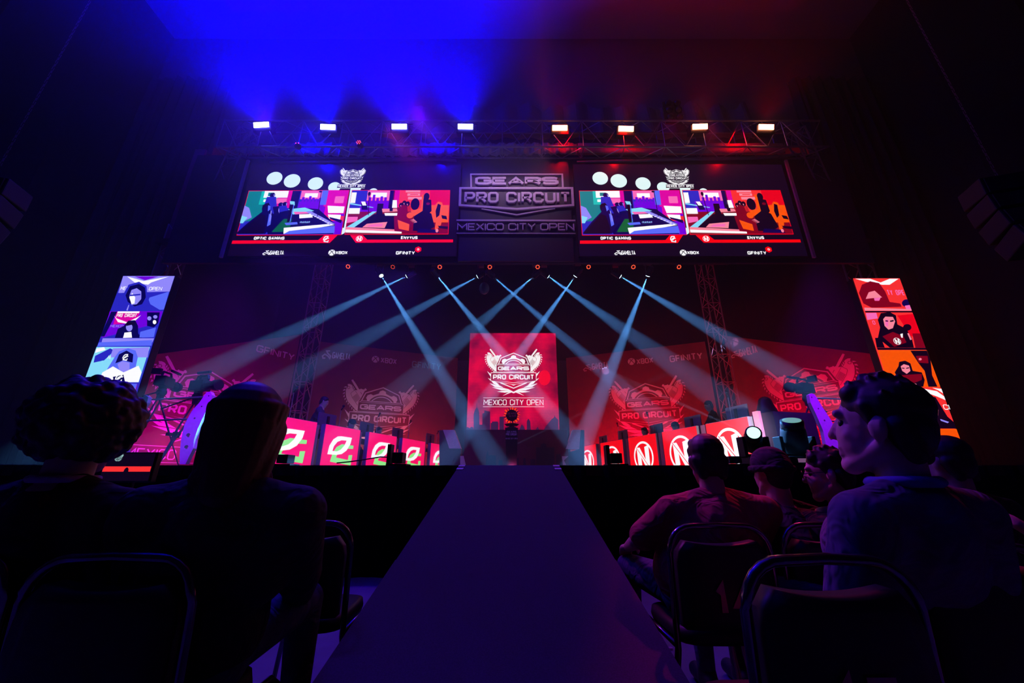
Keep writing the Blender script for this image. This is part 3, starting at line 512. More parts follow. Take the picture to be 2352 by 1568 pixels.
lt = dict(map=ML, bg='blue', items=[
    ('lil', (820, 157), (1170, 157), (1150, 260), (790, 270)), ('blue2', (1000, 300), (1130, 260), (1110, 380), (960, 390)), ('wht', (850, 160), (960, 190), (1130, 160), (1010, 200), (990, 215), (900, 200)), ('purp', (900, 160), (1060, 160), (970, 185)),
    ('txt', 'MEX', (278, 662, 296, 662), 8, 'wht'), ('txt', 'OPEN', (343, 663, 373, 663), 8, 'wht'),
    ('blue', (740, 390), (765, 320), (830, 270), (860, 215), (930, 195), (980, 225), (985, 290), (1005, 345), (1080, 390)), ('navy', (840, 285), (870, 225), (930, 210), (970, 235), (975, 300), (950, 345), (900, 360), (855, 330)),
    ('lil', (865, 290), (880, 250), (915, 238), (945, 260), (945, 310), (915, 345), (880, 350)), ('wht', (865, 300), (885, 270), (905, 300), (900, 340), (880, 345)), ('blue', (868, 282), (940, 275), (940, 285), (868, 292)), ('lil', (845, 385), (860, 350), (866, 350), (855, 388)),
    ('purp', (700, 392), (1090, 392), (1060, 470), (680, 570)), ('mag', (780, 395), (940, 395), (900, 470), (760, 480)), ('navy', (745, 395), (785, 395), (700, 560), (670, 560)), ('wht', (790, 393), (935, 393), (930, 405), (785, 405)), ('txt', 'PRO CIRCUIT', (269, 725, 315, 724), 8, 'wht'),
    ('wht', (765, 420), (782, 440), (850, 465), (915, 435), (945, 418), (900, 460), (850, 475), (790, 465)), ('txt', 'MEXICO', (255, 749, 284, 749), 6, 'lil'),
    ('navy', (770, 570), (790, 510), (830, 490), (860, 455), (905, 452), (925, 490), (925, 540), (950, 570)), ('lil', *ell(866, 500, 22, 26)), ('blk', (838, 480), (860, 462), (900, 465), (905, 490), (885, 482), (850, 490)), ('wht', (825, 570), (835, 535), (880, 530), (885, 568)),
    ('navy', (985, 400), (1070, 400), (1060, 470), (1030, 500), (985, 490)), ('lil', *ell(1000, 440, 14, 14)), ('lil', *ell(1040, 430, 14, 12)), ('wht', *ell(1035, 465, 12, 14)), ('blue2', (940, 530), (1045, 500), (1030, 565), (935, 568)),
    ('lil', (690, 573), (1035, 573), (1020, 600), (680, 610)), ('blue2', (665, 600), (1020, 585), (1015, 622), (655, 625)),
    ('sky', (650, 630), (1005, 630), (930, 865), (565, 865)), ('blue', (640, 690), (740, 640), (770, 655), (700, 720), (630, 735)), ('wht', (650, 640), (700, 632), (710, 650), (640, 670)), ('lil', (760, 640), (1000, 632), (990, 700), (740, 700)), ('txt', 'N', (250, 821, 256, 821), 8, 'wht'),
    ('blue2', (720, 780), (770, 700), (800, 660), (860, 640), (910, 655), (925, 700), (905, 790), (860, 800)), ('lil', (790, 745), (820, 725), (870, 735), (870, 780), (830, 800), (800, 780)), ('navy', (775, 740), (800, 680), (850, 655), (895, 680), (890, 735), (830, 720)),
    ('wht', (690, 800), (760, 760), (830, 800), (930, 755), (950, 800), (930, 865), (660, 865)), ('sky', (600, 780), (690, 720), (680, 860), (580, 865)), ('leaf', ML(820, 712), .12), ('navy', (760, 830), (830, 815), (840, 860), (765, 865)), ('leaf', ML(770, 855), .16),
    ('mag', (560, 876), (920, 876), (900, 960), (540, 960)), ('blue2', (740, 876), (920, 876), (905, 925), (730, 915)), ('lil', (850, 930), (905, 950), (890, 975), (840, 950))])
MR = lambda x, y: (1750 + x / 2.904, 580 + y / 2.904)
rt = dict(map=MR, bg='brt', items=[
    ('brt', (605, 172), (920, 172), (1005, 380), (680, 380)), ('wht', (620, 175), (720, 175), (790, 200), (850, 175), (910, 175), (850, 215), (800, 215), (690, 195)), ('brt', (770, 172), (840, 172), (805, 190)), ('txt', 'TY OPE', (2037, 672, 2076, 672), 12, 'pink'),
    ('dred', (645, 270), (665, 215), (720, 192), (780, 205), (820, 260), (850, 330), (920, 340), (930, 362), (730, 368), (675, 340)), ('rose', (690, 310), (710, 265), (750, 255), (800, 300), (730, 305)), ('pink', (745, 305), (790, 300), (780, 322), (750, 322)), ('navy', *ell(965, 338, 34, 26)), ('pink', (950, 355), (1000, 350), (1005, 378), (960, 378)),
    ('rose', (680, 368), (1005, 378), (1005, 388), (684, 388)), ('blk', (684, 390), (1012, 390), (1016, 400), (688, 400)),
    ('brt', (688, 402), (1018, 402), (1110, 635), (762, 635)), ('pink', (690, 404), (760, 402), (770, 440), (700, 450)), ('red', (900, 420), (1020, 410), (1080, 560), (990, 560)), ('dred', (1000, 540), (1080, 540), (1112, 635), (1020, 635)), ('txt', 'O', (2003, 741, 2009, 741), 9, 'pink'),
    ('blk', (770, 570), (785, 500), (770, 450), (790, 405), (850, 398), (890, 420), (900, 480), (960, 510), (995, 570), (1010, 635), (850, 635)), ('rose', (805, 445), (820, 428), (870, 430), (885, 460), (870, 505), (840, 515), (815, 490)), ('pink', (820, 450), (840, 445), (838, 495), (820, 485)), ('blk', (820, 452), (838, 455), (838, 462), (820, 460)), ('blk', (850, 455), (875, 450), (875, 460), (852, 464)), ('blk', *ell(965, 500, 28, 22)),
    ('dred', (800, 560), (870, 530), (940, 560), (960, 600), (880, 630)), ('n', MR(898, 592), .085), ('wht', (918, 545), (935, 540), (935, 570), (925, 568)), ('rose', (965, 540), (975, 538), (995, 580), (985, 585)), ('blk', (750, 570), (790, 570), (815, 635), (762, 635)), ('blk', (762, 636), (1112, 636), (1118, 650), (768, 650)),
    ('org', (768, 652), (1120, 652), (1220, 898), (835, 898)), ('blk', (985, 655), (1095, 655), (1125, 720), (1130, 820), (1165, 895), (1105, 895), (1080, 790), (1040, 740)), ('dred', (1020, 690), (1100, 690), (1105, 740), (1040, 735)), ('wht', (1100, 655), (1125, 655), (1170, 760), (1120, 680)), ('rose', *ell(1050, 712, 10, 8)),
    ('blk', (880, 800), (905, 760), (910, 730), (950, 722), (985, 740), (1000, 790), (1060, 800), (1080, 850), (1070, 895), (930, 895)), ('rose', (920, 760), (940, 745), (975, 755), (985, 790), (960, 810), (930, 790)), ('blk', (928, 768), (945, 770), (945, 776), (928, 774)), ('blk', (955, 770), (975, 766), (975, 773), (957, 776)), ('dred', (900, 820), (1060, 810), (1060, 850), (960, 890), (915, 870)), ('blk', (810, 830), (870, 815), (910, 890), (840, 895)), ('rose', *ell(990, 880, 36, 9)),
    ('brt', (840, 902), (1228, 902), (1320, 1165), (1000, 1165)), ('wht', (1055, 905), (1160, 925), (1255, 960), (1240, 985), (1160, 960), (1090, 935)), ('wht', (1130, 903), (1235, 910), (1245, 940), (1170, 920)), ('txt', 'CI', (2164, 935, 2178, 935), 12, 'wht'),
    ('blk', (1040, 1050), (1045, 985), (1090, 955), (1150, 965), (1190, 1030), (1230, 1095), (1310, 1130), (1322, 1166), (1120, 1166)), ('rose', (1065, 1030), (1090, 1010), (1140, 1015), (1170, 1050), (1165, 1100), (1130, 1112), (1090, 1095)), ('pink', (1070, 1040), (1100, 1020), (1115, 1060), (1130, 1105), (1100, 1095)), ('blk', (1072, 1045), (1110, 1058), (1108, 1066), (1074, 1056)), ('blk', (1125, 1060), (1160, 1050), (1160, 1060), (1128, 1068)), ('lil', (1180, 1110), (1240, 1130), (1230, 1138), (1185, 1122)), ('blk', (1000, 1166), (1322, 1166), (1326, 1174), (1000, 1174)),
    ('org', (1000, 1176), (1330, 1176), (1430, 1450), (1000, 1450)), ('dred', (1315, 1235), (1345, 1225), (1365, 1250), (1350, 1280), (1325, 1270)), ('dred', (1365, 1370), (1390, 1360), (1420, 1430), (1380, 1420)), ('blk', (1100, 1250), (1180, 1240), (1150, 1300)), ('rose', (1385, 1430), (1418, 1425), (1422, 1440), (1388, 1444))])
tower(-1, 'tall video tower on the left showing three blue-lit hooded players', (283, 633), (403, 633), 0, lt)
tower(1, 'tall video tower on the right showing four red-lit players', (1958, 640), (2067, 640), 0, rt)
# ------------------------------------------------------------------ trusses
def truss(label, a, b, up, wd=.4, ht=.4, bay=.5, name='lighting_truss', group=None, mat_=STEEL, r=.025):
    a, b = Vector(a), Vector(b); d = (b - a).normalized(); up = Vector(up).normalized(); sd = d.cross(up).normalized()
    t = thing(name, label, 'truss', (a + b) / 2, group)
    cs = [(sd * wd / 2 * i + up * ht / 2 * j) for i, j in ((-1, -1), (1, -1), (1, 1), (-1, 1))]
    for c in cs: MB().cyl(a + c, b + c, r, n=8).build('chord', mat_, t, smooth=False)
    L = (b - a).length; n = max(2, round(L / bay)); m = MB()
    for f in range(4):
        c0, c1 = cs[f], cs[(f + 1) % 4]
        for i in range(n):
            p = a + d * (L * i / n); q = a + d * (L * (i + 1) / n)
            m.cyl(p + (c0 if i % 2 else c1), q + (c1 if i % 2 else c0), r * .5, n=5)
            if i % 2 == 0: m.cyl(p + c0, p + c1, r * .5, n=5)
    m.build('lacing', mat_, t); return t
ty = STROBE_Y
zt0, zt1 = P(1176, 330, ty).z, P(1176, 270, ty).z
xl, xr = P(500, 300, ty).x, P(1900, 300, ty).x
DSTEEL = mat('painted_truss', (.22, .22, .24), .4, .6)
truss('long horizontal lighting truss carrying the bright strobes above the screens', (xl, ty + .3, (zt0 + zt1) / 2), (xr, ty + .3, (zt0 + zt1) / 2), (0, 0, 1), .4, zt1 - zt0, .55, mat_=DSTEEL)
for sg, lab, tx in ((-1, 'sloping end truss at the upper left corner of the rig', xl), (1, 'sloping end truss at the upper right corner of the rig', xr)):
    truss(lab, (tx - sg * .55, ty + .35, zt1 - .1), (tx + sg * .05, ty + .75, zt0 - .75), (0, 1, .3), .36, .3, .45, group='end trusses of the rig', mat_=DSTEEL)
for sg, lab in ((-1, 'vertical aluminium truss rising behind the left video tower'), (1, 'vertical aluminium truss rising behind the right video tower')):
    x = P(385 if sg < 0 else 1975, 620, 8.95).x
    truss(lab, (x, 8.97, STG), (x, 8.97, zb + 1.3), (1, 0, 0), .38, .38, .45, name='vertical_truss', group='trusses behind the video towers')
for sg, lab, (x0, y0), (x1, y1) in ((-1, 'slim vertical truss deep on the left side of the stage', (722, 700), (722, 770)), (1, 'slim vertical truss deep on the right side of the stage', (1640, 700), (1650, 770))):
    x = P(x0, 700, 13.2).x
    truss(lab, (x, 13.4, STG), (x, 13.4, 9.2), (1, 0, 0), .45, .45, .5, name='vertical_truss', group='trusses deep on the stage', mat_=mat('far_truss', (.3, .22, .26), .5, .3))
bt = truss('black truss under the header carrying the moving heads', (P(700, 600, 9.5).x, 9.55, P(1176, 600, 9.5).z + .12), (P(1680, 600, 9.5).x, 9.55, P(1176, 600, 9.5).z + .12), (0, 0, 1), .25, .2, .4, mat_=BLK)
for x in (-3.6, -1.8, 0, 1.8, 3.6):
    MB().cyl((x, HY + .14, P(1176, 600, 9.5).z + .04), (x, 9.45, P(1176, 600, 9.5).z + .04), .02).build('support_arm', BLK, bt)
# fabric gathered on the rig
GF = mat('swag_fabric', (.20, .20, .22), .8)
z0, z1 = P(1176, 352, 8.35).z, P(1176, 330, 8.35).z
o = sheet(P(545, 340, 8.35).x, P(1325, 340, 8.35).x, 8.33, z0, z1, .035, 30, nz=3, sag=.1, seed=11, n=420).build('swag_drape', GF, loc=(-2, 8.35, z1), smooth=True); tag(o, 'pleated fabric swag below the blue strobes on the left half', 'drape', 'fabric along the rig')
o = sheet(P(1328, 340, 8.35).x, P(1800, 340, 8.35).x, 8.33, z0, z1, .01, 5, nz=3, sag=.02, seed=12).build('swag_drape', GF, loc=(3, 8.35, z1), smooth=True); tag(o, 'smooth fabric band below the red strobes on the right half', 'drape', 'fabric along the rig')
# scalloped bundled cloth above the truss
m = MB(); rnd = random.Random(4); xa, xb = P(880, 250, 8.6).x, P(1720, 250, 8.6).x; zz0, zz1 = zt1 + .1, P(1176, 240, 8.6).z; N = 150; pts = []
for i in range(N + 1):
    t = i / N; h = zz1 + .16 * math.sin(t * 61) * math.sin(t * 23 + 1) + rnd.uniform(-.05, .05); pts.append((xa + (xb - xa) * t, h))
vs = []
for x, h in pts: k = .05 * math.sin(x * 9); vs += [(x, 8.51 + k, zz0 - .1), (x, 8.58 + k, (zz0 + h) / 2), (x, 8.64 + k, h), (x, 8.70 + k, h), (x, 8.70 + k, zz0 - .1)]
fs = []
for i in range(N): a, b = i * 5, i * 5 + 5; fs += [(a + j, b + j, b + j + 1, a + j + 1) for j in range(4)] + [(a + 4, b + 4, b, a)]
fs += [(0, 1, 2, 3, 4), (N * 5 + 4, N * 5 + 3, N * 5 + 2, N * 5 + 1, N * 5)]
tag(m.add(vs, fs).build('bundled_curtain', mat('bundled_cloth', (.12, .11, .12), .85), loc=(.5, 8.65, zz0)), 'rumpled cloth bundled along the top of the upper truss', 'drape')
# strobes
SL = ['first blue-white strobe from the left on the upper truss', 'second blue-white strobe from the left on the upper truss', 'third blue-white strobe from the left, above the left screen', 'fourth blue-white strobe, nearest the red ones',
      'first red strobe, nearest the blue ones, on the upper truss', 'second red strobe on the upper truss, over the right screen', 'third red strobe on the upper truss, third from the centre', 'last red strobe at the right end of the upper truss']
BE = mat('blue_strobe_lens', (.2, .2, .2), .3, emi=(.9, .9, 8), es=5); RE = mat('red_strobe_lens', (.2, .2, .2), .3, emi=(9, 2.2, .9), es=2.6)
tilt = [-.08, .05, .0, .02, .0, .03, -.04, .02]
for i, (px, py) in enumerate(STROBES):
    p = P(px, py, ty); t = thing('strobe_light', SL[i], 'stage light', p, 'strobes on the upper truss')
    R = Euler((.35, tilt[i], 0)).to_matrix()
    MB().box(p + Vector((0, .14, 0)), (.50, .22, .24), rot=R).build('housing', BLK, t, bevel=.01)
    MB().box(p + R @ Vector((0, -.02, 0)) + Vector((0, .02, 0)), (.40, .02, .135), rot=R).build('lens', BE if i < 4 else RE, t)
    m = MB(); m.tube([p + Vector((-.3, .14, 0)), p + Vector((-.3, .2, .3)), p + Vector((.3, .2, .3)), p + Vector((.3, .14, 0))], .012); m.build('yoke', BLK, t)
# small red parked fixtures on the upper truss
for px, py, lab in ((824, 327, 'small round red LED fixture glowing below the second and third blue strobes'), (680, 329, 'tiny red LED fixture glowing under the first gap between blue strobes')):
    p = P(px, py, 7.8); t = thing('led_fixture', lab, 'stage light', p)
    MB().ball(p + Vector((0, .09, 0)), .09).build('head', BLK, t, smooth=True); m = MB(); n = 7 if px > 700 else 2
    for k in range(n): a = 2 * PI * k / max(1, n - 1); r_ = .05 if k else 0; m.ball(p + Vector((r_ * math.cos(a) if n > 2 else k * .07, -.01, r_ * math.sin(a) if n > 2 else 0)), .012, nu=8, nv=6)
    m.build('diode', mat('red_diode', (.1, .0, .0), .4, emi=(1, .05, .05), es=3), t); MB().cyl(p + Vector((0, .1, 0)), Vector((p.x, 8.1, zt0)), .02).build('bracket', BLK, t)
for px, py, lab in ((1548, 252, 'dark round lamps hanging on the upper truss between the second and third red strobes'),):
    p = P(px, py, 8.1); t = thing('blinder_lamp', lab, 'stage light', p)
    for dx in (-.13, .13):
        for dz in (-.26, 0, .26):
            MB().ball(p + Vector((dx, 0, dz)), (.1, .08, .1)).build('lamp_can', mat('dark_glass', (.03, .01, .01), .1), t, smooth=True)
    MB().box(p + Vector((0, .1, 0)), (.5, .05, .8)).build('frame', BLK, t)
# moving heads
MHE = mat('moving_head_lens', (.3, .3, .3), .2, emi=(5, 8, 9), es=1.2)
HW = ['far left', 'second from the left', 'third from the left', 'fourth from the left', 'fifth from the left', 'fifth from the right', 'fourth from the right', 'third from the right', 'second from the right', 'far right']
for i, (a, b, yb, k) in enumerate(BEAMS):
    p = P(a[0], a[1], BEAM_Y); d = (P(b[0], b[1], yb) - p).normalized(); t = thing('moving_head', 'white-beamed moving head under the header truss, %s of the ten' % HW[i], 'stage light', p + Vector((0, 0, .35)), 'moving heads under the header')
    MB().cyl(p - d * .30, p - d * .035, .07, .085, n=16).build('head', BLK, t); MB().cyl(p - d * .034, p - d * .024, .055, n=16).build('lens', MHE, t)
    MB().box(p - d * .15 + Vector((0, 0, .30)), (.22, .2, .09)).build('base', BLK, t); m = MB(); c = p - d * .17
    for s in (-1, 1): m.box(c + Vector((s * .1, 0, .12)), (.02, .06, .26))
    m.box(c + Vector((0, 0, .25)), (.22, .06, .02))
    m.build('yoke', BLK, t); bz = p - d * .15 + Vector((0, 0, .30)); MB().cyl(bz, Vector((bz.x, 9.425, P(1176, 600, 9.5).z + .02)), .018, n=8).build('clamp', BLK, t)
PE = mat('par_diode', (.2, .0, .0), .3, emi=(1.0, .06, .02), es=5)
PW = ['leftmost', 'second', 'third', 'fourth', 'fifth', 'sixth', 'seventh', 'rightmost']
for i, (x, y, bx, by) in enumerate(PARS):
    p = P(x, y, 9.3); d = (P(bx, by, 10.0) - p).normalized(); vd = (Vector((0, -.8, -.6))).normalized(); q = vd.to_track_quat('Z', 'Y').to_matrix()
    t = thing('par_light', 'small red LED par lamp under the header, %s of eight from the left' % PW[i], 'stage light', p, 'red par lamps under the header')
    MB().cyl(p - vd * .16, p - vd * .012, .06, .075, n=12).build('can', BLK, t); m = MB(); rnd = random.Random(i); an = rnd.uniform(0, 1)
    for k in range(8):
        a = 2 * PI * k / 8 + an; m.ball(p + q @ Vector((.048 * math.cos(a), .048 * math.sin(a), -.008)), .011 if i != 1 else .007, nu=8, nv=6)
    m.build('diode', PE, t); MB().cyl(p - vd * .1, Vector((p.x, 9.425, P(1176, 600, 9.5).z + .02)), .012, n=6).build('bracket', BLK, t)
# dim unlit heads
for px, py, lab in ((1112, 662, 'unlit blue-tinted moving head hanging left of centre stage'),):
    p = P(px, py, 9.5); t = thing('moving_head', lab, 'stage light', p); MB().ball(p, (.14, .14, .17)).build('head', mat('grey_head', (.1, .1, .12), .4), t, smooth=True); MB().cyl(p + Vector((0, 0, .14)), Vector((p.x, 9.425, P(1176, 600, 9.5).z + .02)), .02).build('pole', BLK, t)
# ------------------------------------------------------------------ centre LED wall
t = thing('led_wall', 'tall red LED wall at centre back of stage with white tournament crest and skyline', 'screen', (.0, 17, STG))
xa, xb, z1 = P(1079, 764, 17).x, P(1277, 764, 17).x, P(1176, 764, 17).z
MB().box(((xa + xb) / 2, 17.06, (STG + z1) / 2), (xb - xa, .1, z1 - STG)).build('cabinet', BLK, t)
pl = Plane((0, 17, HC), (1, 0, 0), (0, 0, 1)); g = MB()
g.add([pl.at(u, v - HC, .004) for u, v in ((xa + .02, STG), (xb - .02, STG), (xb - .02, z1 - .02), (xa + .02, z1 - .02))], [(0, 1, 2, 3)], 0)
LC = lambda x, y: (1060 + x / 6.27, 750 + y / 6.27)
rb = mat('led_red_backdrop', (.1, .03, .06), .4, emi=(.62, .005, .06), es=1, led=90)
nt = rb.node_tree; b = nt.nodes['Principled BSDF']; tc = nt.nodes.new('ShaderNodeTexCoord'); ns = nt.nodes.new('ShaderNodeTexNoise'); ns.inputs['Scale'].default_value = .9; ns.inputs['Detail'].default_value = 6; cr = nt.nodes.new('ShaderNodeValToRGB')
cr.color_ramp.elements[0].position = .36; cr.color_ramp.elements[0].color = (.17, .0, .03, 1); cr.color_ramp.elements[1].position = .66; cr.color_ramp.elements[1].color = (.95, .0, .06, 1); e = cr.color_ramp.elements.new(.5); e.color = (.55, .0, .05, 1)
nt.links.new(tc.outputs['Object'], ns.inputs['Vector']); nt.links.new(ns.outputs[0], cr.inputs[0]); nt.links.new(cr.outputs[0], b.inputs['Emission Color'])
poly(g, pl, [pl.px(*LC(x, y)) for x, y in ell(1195, 735, 85, 110, 20)], 2, .006)
def sky(mm, k, items, mp, pl, d, zlow):
    for pts in items: poly(mm, pl, [(lambda q: (q[0], q[1]))(pl.px(*mp(*p))) for p in pts], k, d)
SKY = [[(175, 1500), (175, 1260), (190, 1210), (205, 1180), (216, 1165), (218, 1100), (222, 1100), (226, 1165), (240, 1185), (255, 1230), (258, 1410), (300, 1410), (302, 1250), (328, 1240), (328, 1205), (412, 1222), (415, 1500)],
       [(420, 1500), (420, 1385), (440, 1385), (440, 1365), (520, 1365), (530, 1390), (530, 1500)], [(545, 1500), (548, 1295), (610, 1295), (610, 1500)], [(830, 1500), (850, 1440), (868, 1405), (900, 1440), (920, 1500)],
       [(940, 1500), (940, 1370), (950, 1340), (965, 1325), (975, 1340), (990, 1365), (1000, 1500)], [(1180, 1500), (1210, 1440), (1260, 1380), (1300, 1330), (1330, 1310), (1343, 1270), (1350, 1300), (1370, 1320), (1392, 1340), (1395, 1500)], [(60, 1500), (80, 1440), (120, 1460), (140, 1440), (170, 1450), (175, 1500)], [(1060, 1500), (1095, 1440), (1130, 1500)]]
sky(g, 3, SKY, LC, pl, .008, 0)
a, b_ = pl.px(*LC(328, 600))[0], pl.px(*LC(1170, 600))[0]
emblem(g, pl, (a + b_) / 2, pl.px(*LC(748, 375))[1], b_ - a, 1, 0, .012, open_line=True, lv=.004)
g.build('display', [rb, VW, mat('led_red_disc', (.1, .02, .02), .4, emi=(1, .0, .03), es=1), mat('led_dark_blue', (.02, .02, .04), .4, emi=(.035, .01, .06), es=1)], t)
# ------------------------------------------------------------------ backdrop banners
BASE = mat('banner_print_red', (.17, .022, .035), .75, scale=3, noise=.25); INK = mat('banner_print_light', (.80, .70, .72), .75, noise=.05); BASED = mat('banner_print_dark', (.10, .03, .04), .75, scale=3)
def banner(lab, A, B, zA, zB, over=0.):
    A, B = Vector((A[0], A[1], 0)), Vector((B[0], B[1], 0)); ux = (B - A).normalized(); L = (B - A).length
    pl = Plane((A.x, A.y, HC), ux, (0, 0, 1)); t = thing('backdrop_banner', lab, 'banner', ((A.x + B.x) / 2, (A.y + B.y) / 2, STG))
    g = MB(); g.prism([(0, STG - HC + .01), (L, STG - HC + .01), (L, zB), (0, zA)], pl.O, pl.ux, pl.uy, -.05, 0, 0)
    return t, g, pl, L
MB_ = [BASE, INK, BASED, mat('banner_print_green', (.3, .62, .5), .75)]
def emb_px(g, pl, cxy, xl, xr, yy, **k):
    a, b = pl.px(xl, yy)[0], pl.px(xr, yy)[0]; c = pl.px(*cxy); emblem(g, pl, (a + b) / 2 * .5 + c[0] * .5, c[1], abs(b - a), 1, 0, .006, lv=.002, **k)
AV, BV = (-.5246 * 14.25, 14.25), (-.1447 * 16.5, 16.5)
t, g, pl, L = banner('dark red backdrop banner left of the centre LED wall, crest and three sponsor names', AV, BV, 5.0, 5.01)
emb_px(g, pl, (878.5, 888.8), 785, 964, 930)
text_px(g, pl, 'GAMELTA', 763, 816, 805, 819, 15, 1, wt=.13); text_px(g, pl, 'XBOX', 874.5, 827, 911, 830, 12, 1); text_px(g, pl, 'GFINITY', 946, 838, 1013, 841, 15, 3)
a, b = pl.px(739, 823), pl.px(761, 806); mark_pad(g, pl, a[0], b[0], a[1], b[1], 1, .006); a, b = pl.px(854, 824), pl.px(871, 824); mark_sphere(g, pl, (a[0] + b[0]) / 2, a[1], (b[0] - a[0]) / 2, 1, 0, .006)
g.build('printed_panel', MB_, t)
AR, BR = (.1447 * 16.5, 16.5), (.5246 * 14.25, 14.25)
t, g, pl, L = banner('bright red backdrop banner right of the centre LED wall, crest and three sponsor names', AR, BR, 5.01, 5.0)
emb_px(g, pl, (1487.7, 879), 1395, 1575, 930)
text_px(g, pl, 'GAMELTA', 1359.5, 841, 1397, 839, 15, 1, wt=.13); text_px(g, pl, 'XBOX', 1462, 829, 1500, 828, 12, 1); text_px(g, pl, 'GFINITY', 1537.6, 822, 1614, 819, 15, 1)
a, b = pl.px(1340, 853), pl.px(1357, 837); mark_pad(g, pl, a[0], b[0], a[1], b[1], 1, .006); a, b = pl.px(1442, 831), pl.px(1459, 831); mark_sphere(g, pl, (a[0] + b[0]) / 2, a[1], (b[0] - a[0]) / 2, 1, 0, .006)
g.build('printed_panel', MB_, t)
OL0, OL1 = (-10.75, 9.65), (-8.1, 14.0)
def ztop(px, py, pl): return pl.px(px, py)[1]
for sg, lab in ((-1, 'magenta-lit backdrop banner at the far left of stage behind the cameras'), (1, 'red backdrop banner at the far right of stage behind the curved panel')):
    A, B = (OL0, OL1) if sg < 0 else ((8.1, 14.0), (10.75, 9.65))
    q = Plane((A[0], A[1], HC), (B[0] - A[0], B[1] - A[1], 0), (0, 0, 1)); Lq = math.hypot(B[0] - A[0], B[1] - A[1])
    p0, p1 = (q.px(347, 815), q.px(690, 768)) if sg < 0 else (q.px(1675, 772), q.px(2000, 812))
    sl = (p1[1] - p0[1]) / (p1[0] - p0[0]); zA = p0[1] - sl * p0[0]; zB = p0[1] + sl * (Lq - p0[0])
    t, g, pl, L = banner(lab, A, B, zA, zB)
    if sg < 0:
        emb_px(g, pl, (482, 852), 339, 600, 880, open_line=True); text_px(g, pl, 'GFINITY', 589, 800, 676, 820, 17, 1)
    else:
        emb_px(g, pl, (1846.5, 844.5), 1750, 1984, 880, open_line=True); text_px(g, pl, 'GAMELTA', 1698, 811, 1739, 801, 18, 1, wt=.13); a, b = pl.px(1680, 823), pl.px(1696, 805); mark_pad(g, pl, a[0], b[0], a[1], b[1], 1, .006)
    g.build('printed_panel', MB_, t)
# dark flats closing the gaps between banner ends and the LED wall
for sg, x0, x1, lab in ((-1, 1012, 1072, 'narrow dark grey flat beside the left edge of the LED wall'), (1, 1284, 1345, 'narrow dark grey flat beside the right edge of the LED wall')):
    a, b = P(x0, 880, 17.6).x, P(x1, 880, 17.6).x
    tag(MB().box(((a + b) / 2, 17.7, STG + 2.55), (abs(b - a), .06, 5.1)).build('scenery_flat', mat('grey_flat', (.12, .11, .14), .8), loc=((a + b) / 2, 17.7, STG)), lab, 'panel', 'dark flats beside the LED wall')
# ------------------------------------------------------------------ presenters' counter with skyline
CY = 12.0; zc = P(1176, 986.5, CY).z
t = thing('presenter_counter', 'long low counter at centre stage printed with dark city skyline', 'counter', (0, CY, STG))
x0, x1 = P(1068, 990, CY).x, P(1303, 990, CY).x; cpl = Plane((0, CY, HC), (1, 0, 0), (0, 0, 1)); g = MB()
g.prism([(x0, STG - HC), (x1, STG - HC), (x1, zc - HC), (x0, zc - HC)], cpl.O, cpl.ux, cpl.uy, -.12, 0, 0)
CC = lambda x, y: (1000 + x / 6.918, 900 + y / 6.918)
CS = [[(1600, 1180), (1600, 880), (1675, 880), (1680, 830), (1715, 815), (1718, 765), (1722, 815), (1760, 832), (1765, 880), (1890, 880), (1895, 1180)], [(1510, 1180), (1512, 1068), (1590, 1068), (1590, 1180)], [(1395, 1180), (1400, 1060), (1415, 1045), (1430, 1060), (1440, 1180)], [(1915, 1180), (1918, 990), (1990, 985), (2005, 1180)],
      [(800, 1180), (805, 1020), (830, 930), (850, 1020), (870, 1000), (960, 1010), (965, 1180)], [(1285, 1180), (1287, 1050), (1320, 1050), (1325, 1180)], [(1000, 1180), (1010, 1080), (1060, 1080), (1070, 1180)]]
sky(g, 1, CS, CC, cpl, .005, 0)
g.build('front_panel', [mat('counter_print', (.16, .02, .05), .6, scale=2, noise=.5), mat('counter_skyline', (.03, .02, .05), .6)], t)
for sg, q in ((-1, [(122, 602), (300, 602), (405, 897), (222, 897)]), (1, [(2180, 602), (2308, 602), (2285, 905), (2070, 905)])):
    m = MB(); pts = [cpl.px(*CC(*p)) for p in q]; m.prism(pts, cpl.O, cpl.ux, cpl.uy, -.25, .02); m.build('wing_panel', mat('white_laminate', (.75, .70, .78), .5), t)
    q2 = [(396, 1015), (450, 1015), (485, 1160), (396, 1160)] if sg < 0 else [(2010, 1020), (2110, 1020), (2045, 1085), (2075, 1160), (2025, 1160)]
    m = MB(); pts = [cpl.px(*CC(*p)) for p in q2]; m.prism(pts, cpl.O, cpl.ux, cpl.uy, -.25, .02); m.build('wing_foot', MATS['white_laminate'], t)
    q3 = [(60, 605), (125, 605), (225, 900), (400, 900), (400, 1170), (60, 1170)] if sg < 0 else [(2308, 602), (2370, 602), (2370, 1170), (2110, 1170), (2110, 960), (2285, 905)]
    m = MB(); pts = [cpl.px(*CC(*p)) for p in q3]; m.prism(pts, cpl.O, cpl.ux, cpl.uy, -.3, -.02); m.build('end_box', mat('dark_grey_board', (.07, .07, .09), .7), t)
